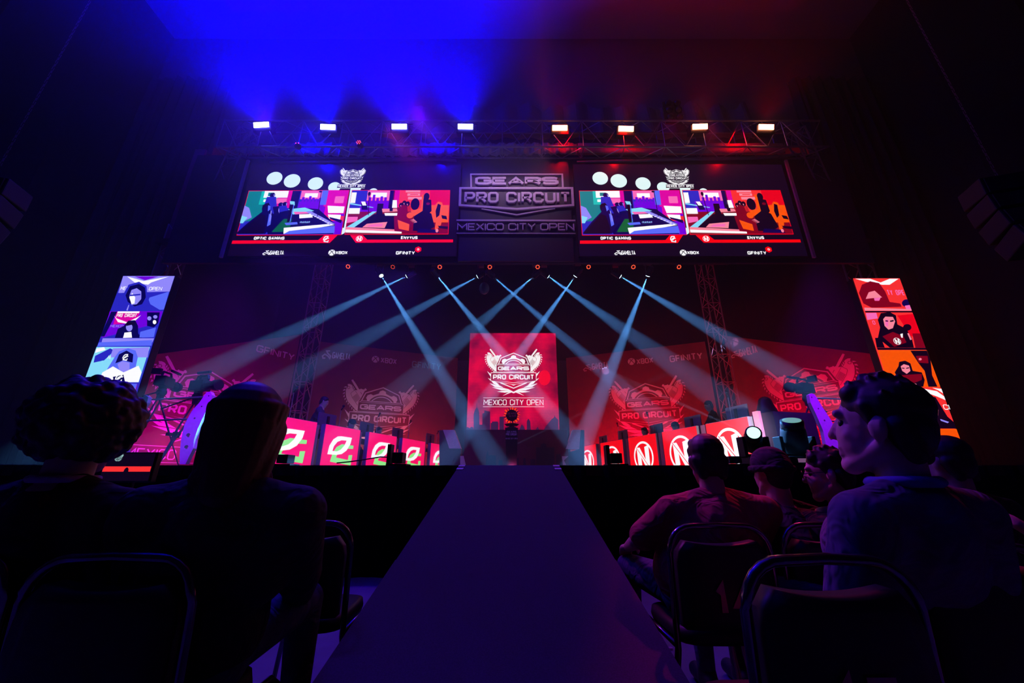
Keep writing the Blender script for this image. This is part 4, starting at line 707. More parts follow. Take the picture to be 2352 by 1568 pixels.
# podium and trophy
PY = 10.8; t = thing('trophy_pedestal', 'slim black pedestal at centre stage holding the round trophy', 'pedestal', (P(1175, 1000, PY).x, PY, STG))
x0, x1 = P(1161, 990, PY).x, P(1189, 990, PY).x; xm = (x0 + x1) / 2; zp = P(1176, 984, PY).z; w0 = (x1 - x0) / 2
m = MB(); vs = [(xm + a * w_, PY + b * w_, z) for z, w_ in ((STG + .005, w0 * .8), (zp - .02, w0)) for a, b in ((-1, -1), (1, -1), (1, 1), (-1, 1))]; m.add(vs, [(0, 1, 2, 3), (4, 7, 6, 5), (0, 4, 5, 1), (1, 5, 6, 2), (2, 6, 7, 3), (3, 7, 4, 0)]); m.build('column', mat('black_laminate', (.015, .01, .012), .4), t)
m = MB().box((xm, PY, zp - .01), (w0 * 2.1, w0 * 2.1, .03)); m.build('top', BLK, t)
g = MB(); pp = Plane((xm, PY - w0 * 1.0 - .012, zp), (1, 0, 0), (0, 0, 1)); text(g, pp, 'GEARS', (-.13, .13, -.13, -.08), 0, wt=.2, thick=.006); text(g, pp, 'PRO CIRCUIT', (-.15, .15, -.2, -.14), 0, wt=.2, thick=.006); text(g, pp, 'MEXICO CITY OPEN', (-.16, .16, -.30, -.26), 0, wt=.16, thick=.006); g.build('plate_lettering', mat('pale_letters', (.7, .5, .7), .5), t)
px_, tz = P(1175.5, 954, PY).x, P(1176, 954, PY).z; r = P(1193, 954, PY).x - px_
t = thing('trophy', 'round translucent red cog-shaped trophy glowing on the black pedestal', 'trophy', (px_, PY, zp + .005)); RG = mat('trophy_glow', (.4, .02, .01), .15, emi=(1, .04, .0), es=1.1, spec=.8)
zb_ = zp + .005
MB().cyl((px_, PY, zb_), (px_, PY, zb_ + .03), r * .65, r * .6, n=24).cyl((px_, PY, zb_ + .03), (px_, PY, zb_ + .07), r * .35, r * .3, n=24).cyl((px_, PY, zb_ + .07), (px_, PY, zb_ + .11), r * .75, r * .95, n=32).cyl((px_, PY, zb_ + .11), (px_, PY, zb_ + .14), r * .95, r * .5, n=32).build('base', BLK, t)
tp = Plane((px_, PY, tz), (1, 0, 0), (0, 0, 1)); m = MB(); n = 48
outr = [(r * (1 + (.09 if (i % 6) < 3 else 0)) * math.cos(2 * PI * i / n), r * (1 + (.09 if (i % 6) < 3 else 0)) * math.sin(2 * PI * i / n)) for i in range(n)]
k = len(m.v)
for i in range(n):
    a, b = outr[i], outr[(i + 1) % n]; c = (b[0] * .75, b[1] * .75); d = (a[0] * .75, a[1] * .75)
    if (i * 7) % 11 < 6: m.prism([a, b, c, d], tp.O, tp.ux, tp.uy, -.05, .05, 0)
    else: m.prism([a, b, c, d], tp.O, tp.ux, tp.uy, -.05, .05, 1)
m.build('cog_ring', [RG, mat('trophy_dim', (.25, .03, .10), .2, emi=(.10, .0, .02), es=1)], t)
MB().cyl((px_, PY - .02, tz), (px_, PY + .02, tz), r * .78, n=40).build('disc', mat('trophy_disc', (.03, .0, .01), .15), t)
g = MB(); text(g, tp, 'GEARS', (-r * .62, r * .62, r * .12, r * .38), 0, d=.025, wt=.22); text(g, tp, 'WAR', (-r * .4, r * .6, -r * .2, r * .06), 0, d=.025, wt=.22); g.build('engraving', mat('engraved_pink', (.5, .1, .2), .4), t)
# ------------------------------------------------------------------ desks with LED fronts
SILV = mat('silver_panel', (.55, .55, .6), .45, .3, noise=.05)
LR_L = mat('desk_led_pink', (.35, .25, .4), .4, emi=(1, .0, .10), es=.95); LR_R = mat('desk_led_red', (.25, .08, .08), .45, emi=(1, .0, .0), es=.95)
LWH = mat('desk_led_white', (.3, .3, .3), .45, emi=(1, 1, 1), es=1.0); LGR = mat('desk_led_green', (.3, .5, .3), .45, emi=(.28, .85, .22), es=1)
ZT = 2.1
def topz(px, py, z): r = ray(px, py); return Vector((0, 0, HC)) + r * ((z - HC) / r.z)
ORD = ['nearest the camera', 'second from the front', 'middle one', 'fourth from the front', 'farthest, beside the counter']
ROWS = {}
def row(side, A, B, edges, order):
    a, b = topz(*A, ZT), topz(*B, ZT); pl = Plane((a.x, a.y, STG), (b.x - a.x, b.y - a.y, 0), (0, 0, 1)); ROWS[side] = pl
    for i, (xl_, yl_, xr_, yr_) in enumerate(edges):
        u0, u1 = pl.px(xl_, yl_)[0], pl.px(xr_, yr_)[0]; k = order[i]; c = pl.at((u0 + u1) / 2, 0)
        t = thing('desk_led_panel', '%s desk LED panel with white %s emblem, %s' % (('pink', 'leaf and green') if side == 'left' else ('red', 'slashed N') , ORD[k]) if False else ('pink desk screen with white and green leaf emblem, left row, %s' % ORD[k] if side == 'left' else 'red desk screen with white circled N emblem, right row, %s' % ORD[k]), 'screen', c, 'emblem screens along the %s desk' % side)
        g = MB(); g.prism([(u0, .006), (u1, .006), (u1, .9), (u0, .9)], pl.O, pl.ux, pl.uy, -.10, 0); g.build('cabinet', SILV, t)
        g = MB(); g.prism([(u0 + .008, .01), (u1 - .008, .01), (u1 - .008, .892), (u0 + .008, .892)], pl.O, pl.ux, pl.uy, .001, .008, 0); w_ = u1 - u0; s = min(w_, .95) * .62
        cx = (u0 + u1) / 2
        if side == 'left': mark_leaf(g, pl, cx - w_ * .36, .26, .44, 1, 2, .010, w_ * .68)
        else: mark_n(g, pl, cx + .02, .37, w_ * .345, 1, 0, .010, .385)
        g.build('display', [LR_L if side == 'left' else LR_R, LWH, LGR], t)
        # post between panels
        if side == 'left':
            g = MB(); g.prism([(u1 + .02, .006), (u1 + .10, .006), (u1 + .10, .86), (u1 + .02, .86)], pl.O, pl.ux, pl.uy, -.16, -.02); g.prism([(u1 + .10, .006), (u1 + .2, .006), (u1 + .2, .84), (u1 + .10, .84)], pl.O, pl.ux, pl.uy, -.25, -.14); g.build('side_cover', SILV, t)
        else:
            g = MB(); g.prism([(u0 - .17, .006), (u0 - .035, .006), (u0 - .035, .89), (u0 - .17, .89)], pl.O, pl.ux, pl.uy, -.12, -.01); g.build('side_cover', mat('red_side_cover', (.75, .30, .35), .5), t)
    return pl
LE = [(612, 949, 728.9, 969.4), (748.5, 974.1, 828, 987.6), (848.2, 991.9, 911.3, 1002.5), (924.8, 1005.7, 976.8, 1014.7), (989.9, 1017.5, 1032.9, 1024.4)]
RE_ = [(1328.4, 1026.7, 1368.5, 1019.3), (1379, 1017.3, 1429.5, 1007.2), (1443, 1005.6, 1505.4, 993.5), (1520, 990.5, 1598.8, 976.3), (1620, 972, 1716.6, 955.7)]
pL = row('left', (646.5, 954.8), (1032.9, 1024.4), LE, [0, 1, 2, 3, 4]); pR = row('right', (1328.4, 1026.7), (1716.6, 955.7), RE_, [4, 3, 2, 1, 0])
DT = mat('desk_top', (.05, .05, .06), .4)
for side, pl, u0, u1, lab in (('left', pL, pL.px(612, 949)[0], pL.px(1032.9, 1024.4)[0], 'long players desk running behind the pink panels on the left'), ('right', pR, pR.px(1328.4, 1026.7)[0], pR.px(1716.6, 955.7)[0], 'long players desk running behind the red panels on the right')):
    t = thing('players_desk', lab, 'desk', pl.at((u0 + u1) / 2, 0, -.6)); g = MB(); g.prism([(u0, .72), (u1, .72), (u1, .76), (u0, .76)], pl.O, pl.ux, pl.uy, -1.05, -.28); g.build('desktop', DT, t)
    for k in range(6):
        u = u0 + .1 + (u1 - u0 - .2) * k / 5
        for d in (-1.0, -.34): MB().cyl(pl.at(u, .0, d), pl.at(u, .72, d), .025).build('leg', BLK, t)
    if side == 'right':
        g = MB(); g.prism([(u1 + .05, .01), (u1 + .42, .01), (u1 + .42, .93), (u1 + .05, .93)], pl.O, pl.ux, pl.uy, -1.0, -.12); g.build('end_cabinet', mat('dark_cabinet', (.03, .02, .03), .5), t)
        g = MB(); g.prism([(u1 + .07, .3), (u1 + .19, .3), (u1 + .19, .97), (u1 + .07, .97)], pl.O, pl.ux, pl.uy, -.11, -.05); g.build('end_strip', MATS['red_side_cover'], t)
# monitors
MON = mat('monitor_back', (.16, .15, .2), .5)
def monitor(pl, px0, py0, px1, lab, k, side):
    a, b = pl.px(px0, py0), pl.px(px1, py0); d = -.52; pl2 = Plane(pl.at(0, 0, d), pl.ux, pl.uy); a, b = pl2.px(px0, py0), pl2.px(px1, py0); c = (a[0] + b[0]) / 2; w_ = .56; zt_ = min(1.35, max(1.16, (a[1] + b[1]) / 2)); O = pl2.O
    t = thing('monitor', lab, 'monitor', pl2.at(c, .76), 'monitors on the %s desk' % side)
    g = MB(); g.prism([(c - w_ / 2, zt_ - .36), (c + w_ / 2, zt_ - .36), (c + w_ / 2, zt_), (c - w_ / 2, zt_)], O, pl.ux, pl.uy, -.03, 0); g.build('casing', MON, t, bevel=.006)
    g = MB(); g.prism([(c - w_ / 2 + .015, zt_ - .345), (c + w_ / 2 - .015, zt_ - .345), (c + w_ / 2 - .015, zt_ - .015), (c - w_ / 2 + .015, zt_ - .015)], O, pl.ux, pl.uy, -.036, -.031); g.build('screen', mat('monitor_screen', (.02, .02, .02), .3, emi=(.35, .45, .9), es=.8), t)
    g = MB(); g.prism([(c - .03, .77), (c + .03, .77), (c + .03, zt_ - .06), (c - .03, zt_ - .06)], O, pl.ux, pl.uy, .001, .03); g.prism([(c - .12, .762), (c + .12, .762), (c + .12, .775), (c - .12, .775)], O, pl.ux, pl.uy, -.08, .1); g.build('stand', BLK, t)
MO = ['nearest the camera', 'second from the front', 'third from the front', 'fourth from the front', 'farthest back']
for k, (a, b, c) in enumerate(((612, 928, 666), (731, 950, 777), (825, 970, 864), (899, 983, 931), (976, 996, 1003))): monitor(pL, a, b, c, 'blue-lit back of a monitor on the left desk, %s' % MO[k], k, 'left')
for k, (a, b, c) in enumerate(((1661, 932, 1718), (1570, 955, 1607), (1486, 974, 1526), (1414, 988, 1444), (1371, 1001, 1397))): monitor(pR, a, b, c, 'dark red-lit back of a monitor on the right desk, %s' % MO[k], k, 'right')
# microphone stands on desks
def mic(pl, x, ytop, lab, side, d=-.4, cl=0):
    p2 = Plane(pl.at(0, 0, d), pl.ux, pl.uy); u, v = p2.px(x, ytop); v = min(max(v, 1.05), 1.75); t = thing('microphone_stand', lab, 'microphone', p2.at(u, .76), 'microphones on the %s desk' % side)
    m = MB(); m.cyl(p2.at(u, .78), p2.at(u, v - .08), .009, n=6); m.build('pole', STEEL, t); m = MB(); m.cyl(p2.at(u, .762), p2.at(u, .785), .07, .05, n=14); m.build('base', BLK, t)
    m = MB(); m.cyl(p2.at(u, v - .1), p2.at(u + .02, v - .02, .03), .014, .018, n=8); m.ball(p2.at(u + .022, v, .035), .03, nu=10, nv=7); m.build('microphone', BLK, t, smooth=True)
for x, y, l in ((677, 890, 'tall microphone on chrome stand at near end of the left desk'), (785, 932, 'microphone stand between first and second left monitors'), (869, 949, 'microphone stand right of the second blue monitor from centre'), (941, 966, 'short microphone stand near the far end of the left desk'), (1004, 990, 'thin microphone stand at the far end of the left desk')): mic(pL, x, y, l, 'left')
for x, y, l in ((1670, 901, 'tall thin microphone stand at near end of the right desk'), (1487, 948, 'microphone stand in front of the red crest on the right desk'), (1419, 972, 'short microphone stand near the far end of the right desk')): mic(pR, x, y, l, 'right')
# ------------------------------------------------------------------ curved side panels joined by rods, cameras on tripods
WP = mat('white_plywood', (.72, .68, .75), .5)
def curved_panel(name, lab, Y, outline, holes, rods, dirx):
    pl = Plane((0, Y, HC), (1, 0, 0), (0, 0, 1)); o = [pl.px(*p) for p in outline]; zb2 = min(p[1] for p in o); t = thing(name, lab, 'panel', (sum(p[0] for p in o) / len(o), Y, STG))
    g = MB(); hs = []
    for cx, cyy, r in holes:
        c = pl.px(cx, cyy); e = pl.px(cx + r, cyy); hs.append(circ(c[0], c[1], abs(e[0] - c[0]), n=14))
    loops = [[Vector((*p, 0)) for p in o]] + [[Vector((*p, 0)) for p in h] for h in hs]; flat = [p for l in loops for p in l]; tri = tessellate_polygon(loops); n = len(flat)
    fr = [pl.at(p.x, p.y, .035) for p in flat]; bk = [pl.at(p.x, p.y, -.035) + Vector((dirx * .0, 0, 0)) for p in flat]
    fs = [tuple(a) for a in tri] + [tuple(n + i for i in a) for a in tri]; b0 = 0
    for l in loops: k = len(l); fs += [(b0 + i, b0 + (i + 1) % k, n + b0 + (i + 1) % k, n + b0 + i) for i in range(k)]; b0 += k
    g.add(fr + bk, fs); g.build('side_panel', WP, t)
    for a, b, Yb in rods: MB().cyl(P(a[0], a[1], Y + .02), P(b[0], b[1], Yb), .014, n=8).build('rod', STEEL, t)
    return t
curved_panel('curved_frame', 'white curved side panel with round holes and steel rods at left stage edge', 6.0,
   [(478, 902), (487, 900), (491, 908), (488, 920), (474, 950), (458, 985), (450, 1010), (448, 1030), (440, 1045), (430, 1066), (417, 1066), (417, 1040), (420, 1010), (428, 975), (444, 945), (462, 925)],
   [(483, 910, 1.8), (467, 934, 1.8), (451, 961, 2.2), (436, 1000, 5), (432, 1027, 5)], [((478, 911), (335, 918), 6.6), ((438, 962), (300, 967), 6.6)], -1)
curved_panel('curved_frame', 'white curved side panel partly hidden behind the curly-haired person', 6.4,
   [(338, 908), (345, 912), (342, 925), (328, 945), (318, 952), (300, 1000), (296, 1020), (292, 1064), (258, 1064), (262, 1040), (275, 1005), (295, 960), (318, 925)], [(277, 1031, 4)], [((330, 914), (300, 920), 6.7)], -1)
curved_panel('curved_frame', 'white curved side panel with round holes at the right stage edge', 6.2,
   [(1855, 907), (1861, 904), (1868, 907), (1885, 935), (1905, 965), (1918, 995), (1922, 1030), (1925, 1064), (1893, 1064), (1893, 1022), (1887, 990), (1872, 955), (1858, 925)],
   [(1861, 913, 1.8), (1876, 939, 1.8), (1890, 966, 2), (1906, 1006, 5.2)], [((1866, 914), (1990, 918), 6.8), ((1890, 967), (1990, 968), 6.8)], 1)
def tripod_cam(lab, px, py, Y, yaw, sc=1.0):
    c = P(px, py, Y); x, z = c.x, c.z; t = thing('video_camera_tripod', lab, 'camera', (x, Y, STG)); R = Matrix.Rotation(yaw, 3, 'Z'); W = lambda v: c + R @ (Vector(v) * sc)
    g = MB(); g.box(W((0, 0, 0)), (.16 * sc, .30 * sc, .17 * sc), rot=R); g.build('camera_body', DARKPL, t, bevel=.01); g = MB(); g.cyl(W((0, .13, 0)), W((0, .34, -.01)), .06 * sc, .07 * sc, n=16); g.cyl(W((0, .34, -.01)), W((0, .42, -.01)), .085 * sc, n=16); g.build('lens', DARKPL, t)
    g = MB(); g.tube([W((0, -.12, .08)), W((0, -.1, .16)), W((0, .12, .17)), W((0, .16, .1))], .018 * sc); g.build('handle', DARKPL, t); g = MB(); g.cyl(W((.07, -.02, .2)), W((.07, .26, .2)), .022 * sc, n=10); g.build('shotgun_microphone', DARKPL, t)
    g = MB(); g.box(W((-.1, -.1, .16)), (.13 * sc, .06 * sc, .1 * sc), rot=R); g.build('viewfinder', DARKPL, t)
    g = MB(); g.cyl(W((0, 0, -.09)), W((0, 0, -.3)), .06 * sc, .05 * sc, n=12); g.ball(W((0, 0, -.18)), .075 * sc); g.build('fluid_head', DARKPL, t); g = MB(); g.cyl(W((0, -.05, -.18)), W((.1, -.62, -.36)), .012 * sc, n=6); g.build('pan_handle', DARKPL, t)
    top = W((0, 0, -.3)); TR = mat('tripod_tube', (.12, .12, .14), .35, .6)
    for k in range(3):
        a = yaw + 2 * PI * k / 3 + .5; ft = Vector((x + .52 * sc * math.cos(a), Y + .52 * sc * math.sin(a), STG + .01)); g = MB(); s = Vector((-math.sin(a), math.cos(a), 0)) * .035 * sc; md = top.lerp(ft, .5)
        for q in (-1, 1): g.cyl(top + s * q * .8, md + s * q, .012 * sc, n=6); g.cyl(top.lerp(ft, .45) + s * q * .6, ft, .01 * sc, n=6)
        g.box(md, (.07 * sc, .07 * sc, .05 * sc)); g.ball(ft + Vector((0, 0, .01)), .02); g.build('leg', TR, t)
tripod_cam('video camera on black tripod pointing away, left of the other left camera', 378, 877, 7.6, PI * .08, 1.15)
tripod_cam('video camera on black tripod seen side-on at stage left', 460, 886, 7.2, -PI * .60, 1.15)
tripod_cam('video camera on black tripod behind the right curved panel', 1848, 892, 7.4, PI * .62, 1.1)
# gaming chair at the right desk
def gaming_chair(lab, px, py, Y, yaw):
    c = P(px, py, Y); t = thing('gaming_chair', lab, 'chair', (c.x, Y, STG)); R = Matrix.Rotation(yaw, 3, 'Z'); W = lambda v: Vector((c.x, Y, STG)) + R @ Vector(v); LE_ = mat('padded_leather', (.10, .04, .04), .4)
    g = MB(); g.cap(W((0, -.2, .55)), W((0, -.30, 1.05)), .16, .2); g.cap(W((0, -.30, 1.05)), W((0, -.32, 1.28)), .2, .13); 
    for s in (-1, 1): g.cap(W((s * .2, -.18, .62)), W((s * .22, -.24, 1.0)), .07, .06)
    g.build('backrest', LE_, t, smooth=True); g = MB(); g.box(W((0, 0, .48)), (.5, .5, .12), rot=R); g.build('seat', LE_, t, bevel=.03); g = MB(); g.cyl(W((0, 0, .1)), W((0, 0, .42)), .03)
    for k in range(5): a = 2 * PI * k / 5; g.cyl(W((0, 0, .1)), W((.3 * math.cos(a), .3 * math.sin(a), .07)), .022, n=6); g.ball(W((.3 * math.cos(a), .3 * math.sin(a), .035)), .033, nu=8, nv=6)
    g.build('swivel_base', BLK, t)
gaming_chair('padded gaming chair with ribbed back at the near end of right desk', 1762, 990, 7.6, PI * .75)
# big moving heads on the stage front
def big_head(lab, px, py, Y, aim, lensmat, sc=1.0, group='large moving heads on the stage edge'):
    c = P(px, py, Y); t = thing('moving_head', lab, 'stage light', (c.x, Y, STG), group); d = Vector(aim).normalized()
    g = MB(); g.box((c.x, Y, STG + .065), (.42 * sc, .34 * sc, .12)); g.build('base', BLK, t, bevel=.015)
    zc_ = max(c.z, STG + .34); h = Vector((c.x, Y, zc_)); g = MB()
    for s in (-1, 1): g.box((c.x + s * .20 * sc, Y, (STG + .12 + zc_ + .05) / 2), (.05, .16, zc_ + .05 - STG - .12))
    g.box((c.x, Y, STG + .14), (.40 * sc, .16, .04)); g.build('yoke', BLK, t, bevel=.01); g = MB(); g.cap(h - d * .14, h + d * .12, .155 * sc, .14 * sc); g.cyl(h + d * .16, h + d * .28, .13 * sc, .125 * sc, n=20); g.build('head', DARKPL, t, smooth=True)
    g = MB(); g.cyl(h + d * .281, h + d * .288, .10 * sc, n=20); g.build('lens', lensmat, t)
    g = MB(); g.box((c.x - .08, Y - .175 * sc, STG + .07), (.12, .01, .05)); g.build('control_panel', mat('lcd_panel', (.1, .05, .1), .3, emi=(.6, .25, .6), es=.25), t)
GLL = mat('green_white_lens', (.3, .4, .4), .1, emi=(.5, 1, .75), es=1.6)
big_head('glowing moving head near the big red N screen at right stage edge', 1730, 1018, 5.55, (-.35, -.75, .25), GLL, .8); big_head('larger moving head tilted upward on the right stage edge', 1826, 1020, 5.5, (-.15, -.35, .85), mat('glass_lens', (.35, .6, .55), .08, emi=(.2, .5, .4), es=.7), 1.1)
# small devices on the stage edge
def device(lab, px0, px1, ytop, slab, Y=5.25):
    a = P(px0, 1060, Y).x; b = P(px1, 1060, Y).x; zt_ = P(px0, ytop, Y).z; c = (a + b) / 2; t = thing('effect_projector', lab, 'stage light', (c, Y, STG), 'black devices on the stage edge')
    g = MB(); g.box((c, Y, (STG + .02 + zt_) / 2 + .01), (b - a, .18, zt_ - STG - .02)); g.build('body', DARKPL, t, bevel=.008); g = MB(); g.box((c, Y, STG + .012), (b - a + .12, .24, .02)); g.build('base_plate', BLK, t)
    g = MB(); g.cyl((c, Y - .091, (STG + zt_) / 2), (c, Y - .10, (STG + zt_) / 2), .03, n=16); g.build('lens', mat('dim_blue_lens', (.03, .03, .1), .1), t)
    if slab: x = P(slab[0], 1040, Y).x; z2 = P(px0, slab[1], Y).z; g = MB(); g.box((x, Y - .02, (STG + .005 + z2) / 2), (.045, .14, z2 - STG - .005)); g.build('upright_flap', BLK, t)
device('black box device with upright flap, left of the ramp on stage edge', 904, 928, 1041, (898, 1021)); device('black box device with upright flap, right of the ramp on stage edge', 1401, 1426, 1043, (1393, 1023))
device('small black box at the stage edge before the nearest pink screen', 643, 668, 1046, None); device('small black box at the stage edge under the big N screen', 1668, 1696, 1050, None)
g = MB(); g.tube([(P(x, 1060, 5.2).x, 5.25, P(x, y, 5.25).z) for x, y in ((770, 1063), (800, 1060), (840, 1054), (870, 1049), (893, 1050), (906, 1056))], .008); tag(g.build('cable', BLK, loc=(-1.8, 5.25, STG), smooth=True), 'black cable looping along the stage edge to the left box', 'cable')
# PA speakers hung from chains
for sg, (px, py), lab, (cx0, cy0), (cx1, cy1) in ((1, (2330, 470), 'dark hanging speaker cluster at the far right', (2205, 225), (2291, 406)), (-1, (-60, 470), 'dark hanging speaker cluster at the far left edge', (95, 180), (0, 380))):
    Y = 5.4; c = P(px, py, Y); t = thing('hanging_speaker', lab, 'speaker', c, 'line arrays hung over the audience'); SPK = mat('speaker_cabinet', (.02, .015, .018), .7)
    for k in range(4):
        R = Euler((-.12 * k, 0, -sg * .3)).to_matrix(); z = c.z + .3 - .36 * k; MB().box((c.x, Y - .02 * k * k, z), (.95, .5, .33), rot=R).build('cabinet', SPK, t, bevel=.02); MB().box(Vector((c.x, Y - .02 * k * k, z)) + R @ Vector((0, -.26, 0)), (.85, .02, .27), rot=R).build('grille', mat('speaker_grille', (.015, .012, .015), .7, .1), t)
    a, b = P(cx0, cy0, Y), P(cx1, cy1, Y); b = Vector((b.x, Y, max(b.z, c.z + .45))); n = 60; m = MB(); top = Vector((b.x - (b.x - a.x) * .0, Y, 15.2)); L = (top - b).length
    n = int(L / .09)
    for k in range(n):
        p = b.lerp(top, k / n); q = b.lerp(top, (k + .8) / n); ofs = Vector((.012, 0, 0)) if k % 2 else Vector((0, .012, 0)); m.cyl(p + ofs, q + ofs, .006, n=4); m.cyl(p - ofs, q - ofs, .006, n=4)
    tag(m.build('hoist_chain', mat('chain_steel', (.5, .4, .45), .3, .9), loc=b), 'long hoist chain above the %s speaker cluster' % ('right' if sg > 0 else 'left'), 'chain', 'hoist chains')
# ------------------------------------------------------------------ chairs
PAD = mat('black_vinyl', (.014, .014, .016), .48, spec=.35); TUBE = mat('chair_tube', (.16, .16, .18), .16, .9)
NUMM = mat('faded_red_number', (.7, .22, .2), .6)
def chair(lab, x, y, rz_=0, num=None, w_=.42, h=.86):
    t = thing('stacking_chair', lab, 'chair', (x, y, 0), 'audience chairs'); R = Matrix.Rotation(rz_, 3, 'Z'); W = lambda a, b, c: Vector((x, y, 0)) + R @ Vector((a, b, c))
    hw_ = w_ / 2; rr = .10; pts = [W(-hw_ - .02, .10, .02), W(-hw_, -.02, .42), W(-hw_, -.05, h - rr)]
    for k in range(1, 6): a = PI / 2 * k / 6; pts.append(W(-hw_ + rr - rr * math.cos(a), -.055, h - rr + rr * math.sin(a)))
    pts2 = [W(hw_ - rr + rr * math.sin(PI / 2 * k / 6), -.055, h - rr + rr * math.cos(PI / 2 * k / 6)) for k in range(1, 6)]
    pts = pts + [W(-hw_ + rr, -.06, h), W(0, -.062, h + .004), W(hw_ - rr, -.06, h)] + pts2 + [W(hw_, -.05, h - rr), W(hw_, -.02, .42), W(hw_ + .02, .10, .02)]
    pts[2] = W(-hw_, -.05, h - rr); MB().tube(pts, .0125, n=10).build('back_frame', TUBE, t, smooth=True)
    for s in (-1, 1):
        m = MB(); m.tube([W(s * hw_, -.02, .43), W(s * hw_, .40, .43), W(s * (hw_ + .01), .44, .40), W(s * (hw_ + .01), .36, .01)], .0115); m.build('leg', TUBE, t, smooth=True)
        m = MB(); m.cyl(W(s * (hw_ + .01), .36, 0), W(s * (hw_ + .01), .36, .035), .017); m.cyl(W(s * (hw_ + .02), .10, 0), W(s * (hw_ + .02), .10, .035), .017); m.build('foot_cap', PAD, t)
    m = MB(); n = 9; vs = []
    for j in range(n):
        v = j / (n - 1); z = .50 + (h - .055 - .50) * v; cw = (hw_ - .022) * (1 - .22 * max(0, (v - .75) / .25) ** 2.2)
        for s_, off in ((0, -.085), (1, -.03)):
            for i in range(n): u = i / (n - 1) * 2 - 1; vs.append(W(u * cw, off + (.012 if s_ else -.012) * (1 - u * u) - .03 * (u * u) * -.3, z - (.015 * (1 - abs(u) ** 2) if j == n - 1 else 0)))
    fs = []; I = lambda j, s_, i: (j * 2 + s_) * n + i
    for j in range(n - 1):
        for i in range(n - 1): fs.append((I(j, 0, i), I(j, 0, i + 1), I(j + 1, 0, i + 1), I(j + 1, 0, i))); fs.append((I(j, 1, i), I(j + 1, 1, i), I(j + 1, 1, i + 1), I(j, 1, i + 1)))
        fs.append((I(j, 0, 0), I(j + 1, 0, 0), I(j + 1, 1, 0), I(j, 1, 0))); fs.append((I(j, 0, n - 1), I(j, 1, n - 1), I(j + 1, 1, n - 1), I(j + 1, 0, n - 1)))
    for i in range(n - 1): fs.append((I(0, 0, i), I(0, 1, i), I(0, 1, i + 1), I(0, 0, i + 1))); fs.append((I(n - 1, 0, i), I(n - 1, 0, i + 1), I(n - 1, 1, i + 1), I(n - 1, 1, i)))
    b = m.add(vs, fs).build('backrest', PAD, t, smooth=True)
    if num:
        pl = Plane(W(0, -.1005, 0), R @ Vector((1, 0, 0)), (0, 0, 1)); g = MB(); text(g, pl, num, (-.07, .07, h - .31, h - .20), 0, wt=.22, gap=.5, d=.0015); g.build('seat_number', NUMM, b)
    m = MB(); vs = []
    for z, k in ((.425, .97), (.445, 1.0), (.475, .97), (.482, .85)):
        for i in range(24): a = 2 * PI * i / 24; c, s = math.cos(a), math.sin(a); vs.append(W((abs(c) ** .5) * (1 if c > 0 else -1) * (hw_ - .01) * k, .19 + (abs(s) ** .5) * (1 if s > 0 else -1) * .21 * k, z))
    fs = [(j * 24 + i, j * 24 + (i + 1) % 24, (j + 1) * 24 + (i + 1) % 24, (j + 1) * 24 + i) for j in range(3) for i in range(24)] + [tuple(range(23, -1, -1)), tuple(range(72, 96))]
    m.add(vs, fs).build('seat', PAD, t, smooth=True); return t
chair('empty black stacking chair marked 15 nearest the camera on the right', .71, 1.06, 0, '15', w_=.385, h=.874)
chair('black stacking chair marked 14 under the person in rust-coloured shirt', .86, 1.86, .02, '14')
chair('black stacking chair marked 12 under the person in a knitted cap', 1.36, 1.9, 0, '12')
chair('black stacking chair under the large denim-collared person at right', 1.36, 1.34, 0)
chair('black stacking chair under the person wearing glasses', 1.86, 1.92, 0)
chair('black stacking chair under the long-haired person on the left', -1.0, 1.17, 0)
chair('black stacking chair under the curly-haired person at far left', -1.52, 1.22, 0)
chair('empty black stacking chair beside the left edge of the ramp', -.93, 1.98, .05, '13')
# ------------------------------------------------------------------ people
def skinmat(n, c): return mat(n, c, .5, noise=.06, scale=30)
SKIN = skinmat('skin', (.55, .36, .28)); SKIN2 = skinmat('skin_warm', (.62, .42, .33))
HAIR = mat('black_hair', (.02, .015, .015), .55, noise=.6, scale=90, spec=.5); BRHAIR = mat('brown_hair', (.06, .03, .02), .5, noise=.6, scale=90)
def clothm(n, c, r=.85):
    m = mat(n, c, r, noise=.25, scale=14); nt = m.node_tree; b = nt.nodes['Principled BSDF']
    if 'Bump' not in nt.nodes:
        tc = nt.nodes.new('ShaderNodeTexCoord'); ns = nt.nodes.new('ShaderNodeTexNoise'); ns.inputs['Scale'].default_value = 9; ns.inputs['Distortion'].default_value = 1.2; bp = nt.nodes.new('ShaderNodeBump'); bp.inputs['Strength'].default_value = .6; bp.inputs['Distance'].default_value = .06
        nt.links.new(tc.outputs['Object'], ns.inputs['Vector']); nt.links.new(ns.outputs[0], bp.inputs['Height']); nt.links.new(bp.outputs[0], b.inputs['Normal'])
    return m
def remesh(mb, name, mt, parent, vox=.01, sm=4, k=.5):
    o = mb.build(name, mt, None)
    o.location = (0, 0, 0)
    r = o.modifiers.new('r', 'REMESH'); r.mode = 'VOXEL'; r.voxel_size = vox; r.use_smooth_shade = True
    s = o.modifiers.new('s', 'SMOOTH'); s.factor = k; s.iterations = sm
    dg = bpy.context.evaluated_depsgraph_get(); me = bpy.data.meshes.new_from_object(o.evaluated_get(dg)); bpy.data.objects.remove(o, do_unlink=True)
    off = OFF[parent.name]; me.transform(Matrix.Translation(-off)); me.name = name
    if not me.materials: me.materials.append(mt)
    me.polygons.foreach_set('use_smooth', [True] * len(me.polygons))
    n = bpy.data.objects.new(name, me); COL.objects.link(n); n.parent = parent; OFF[n.name] = off; return n
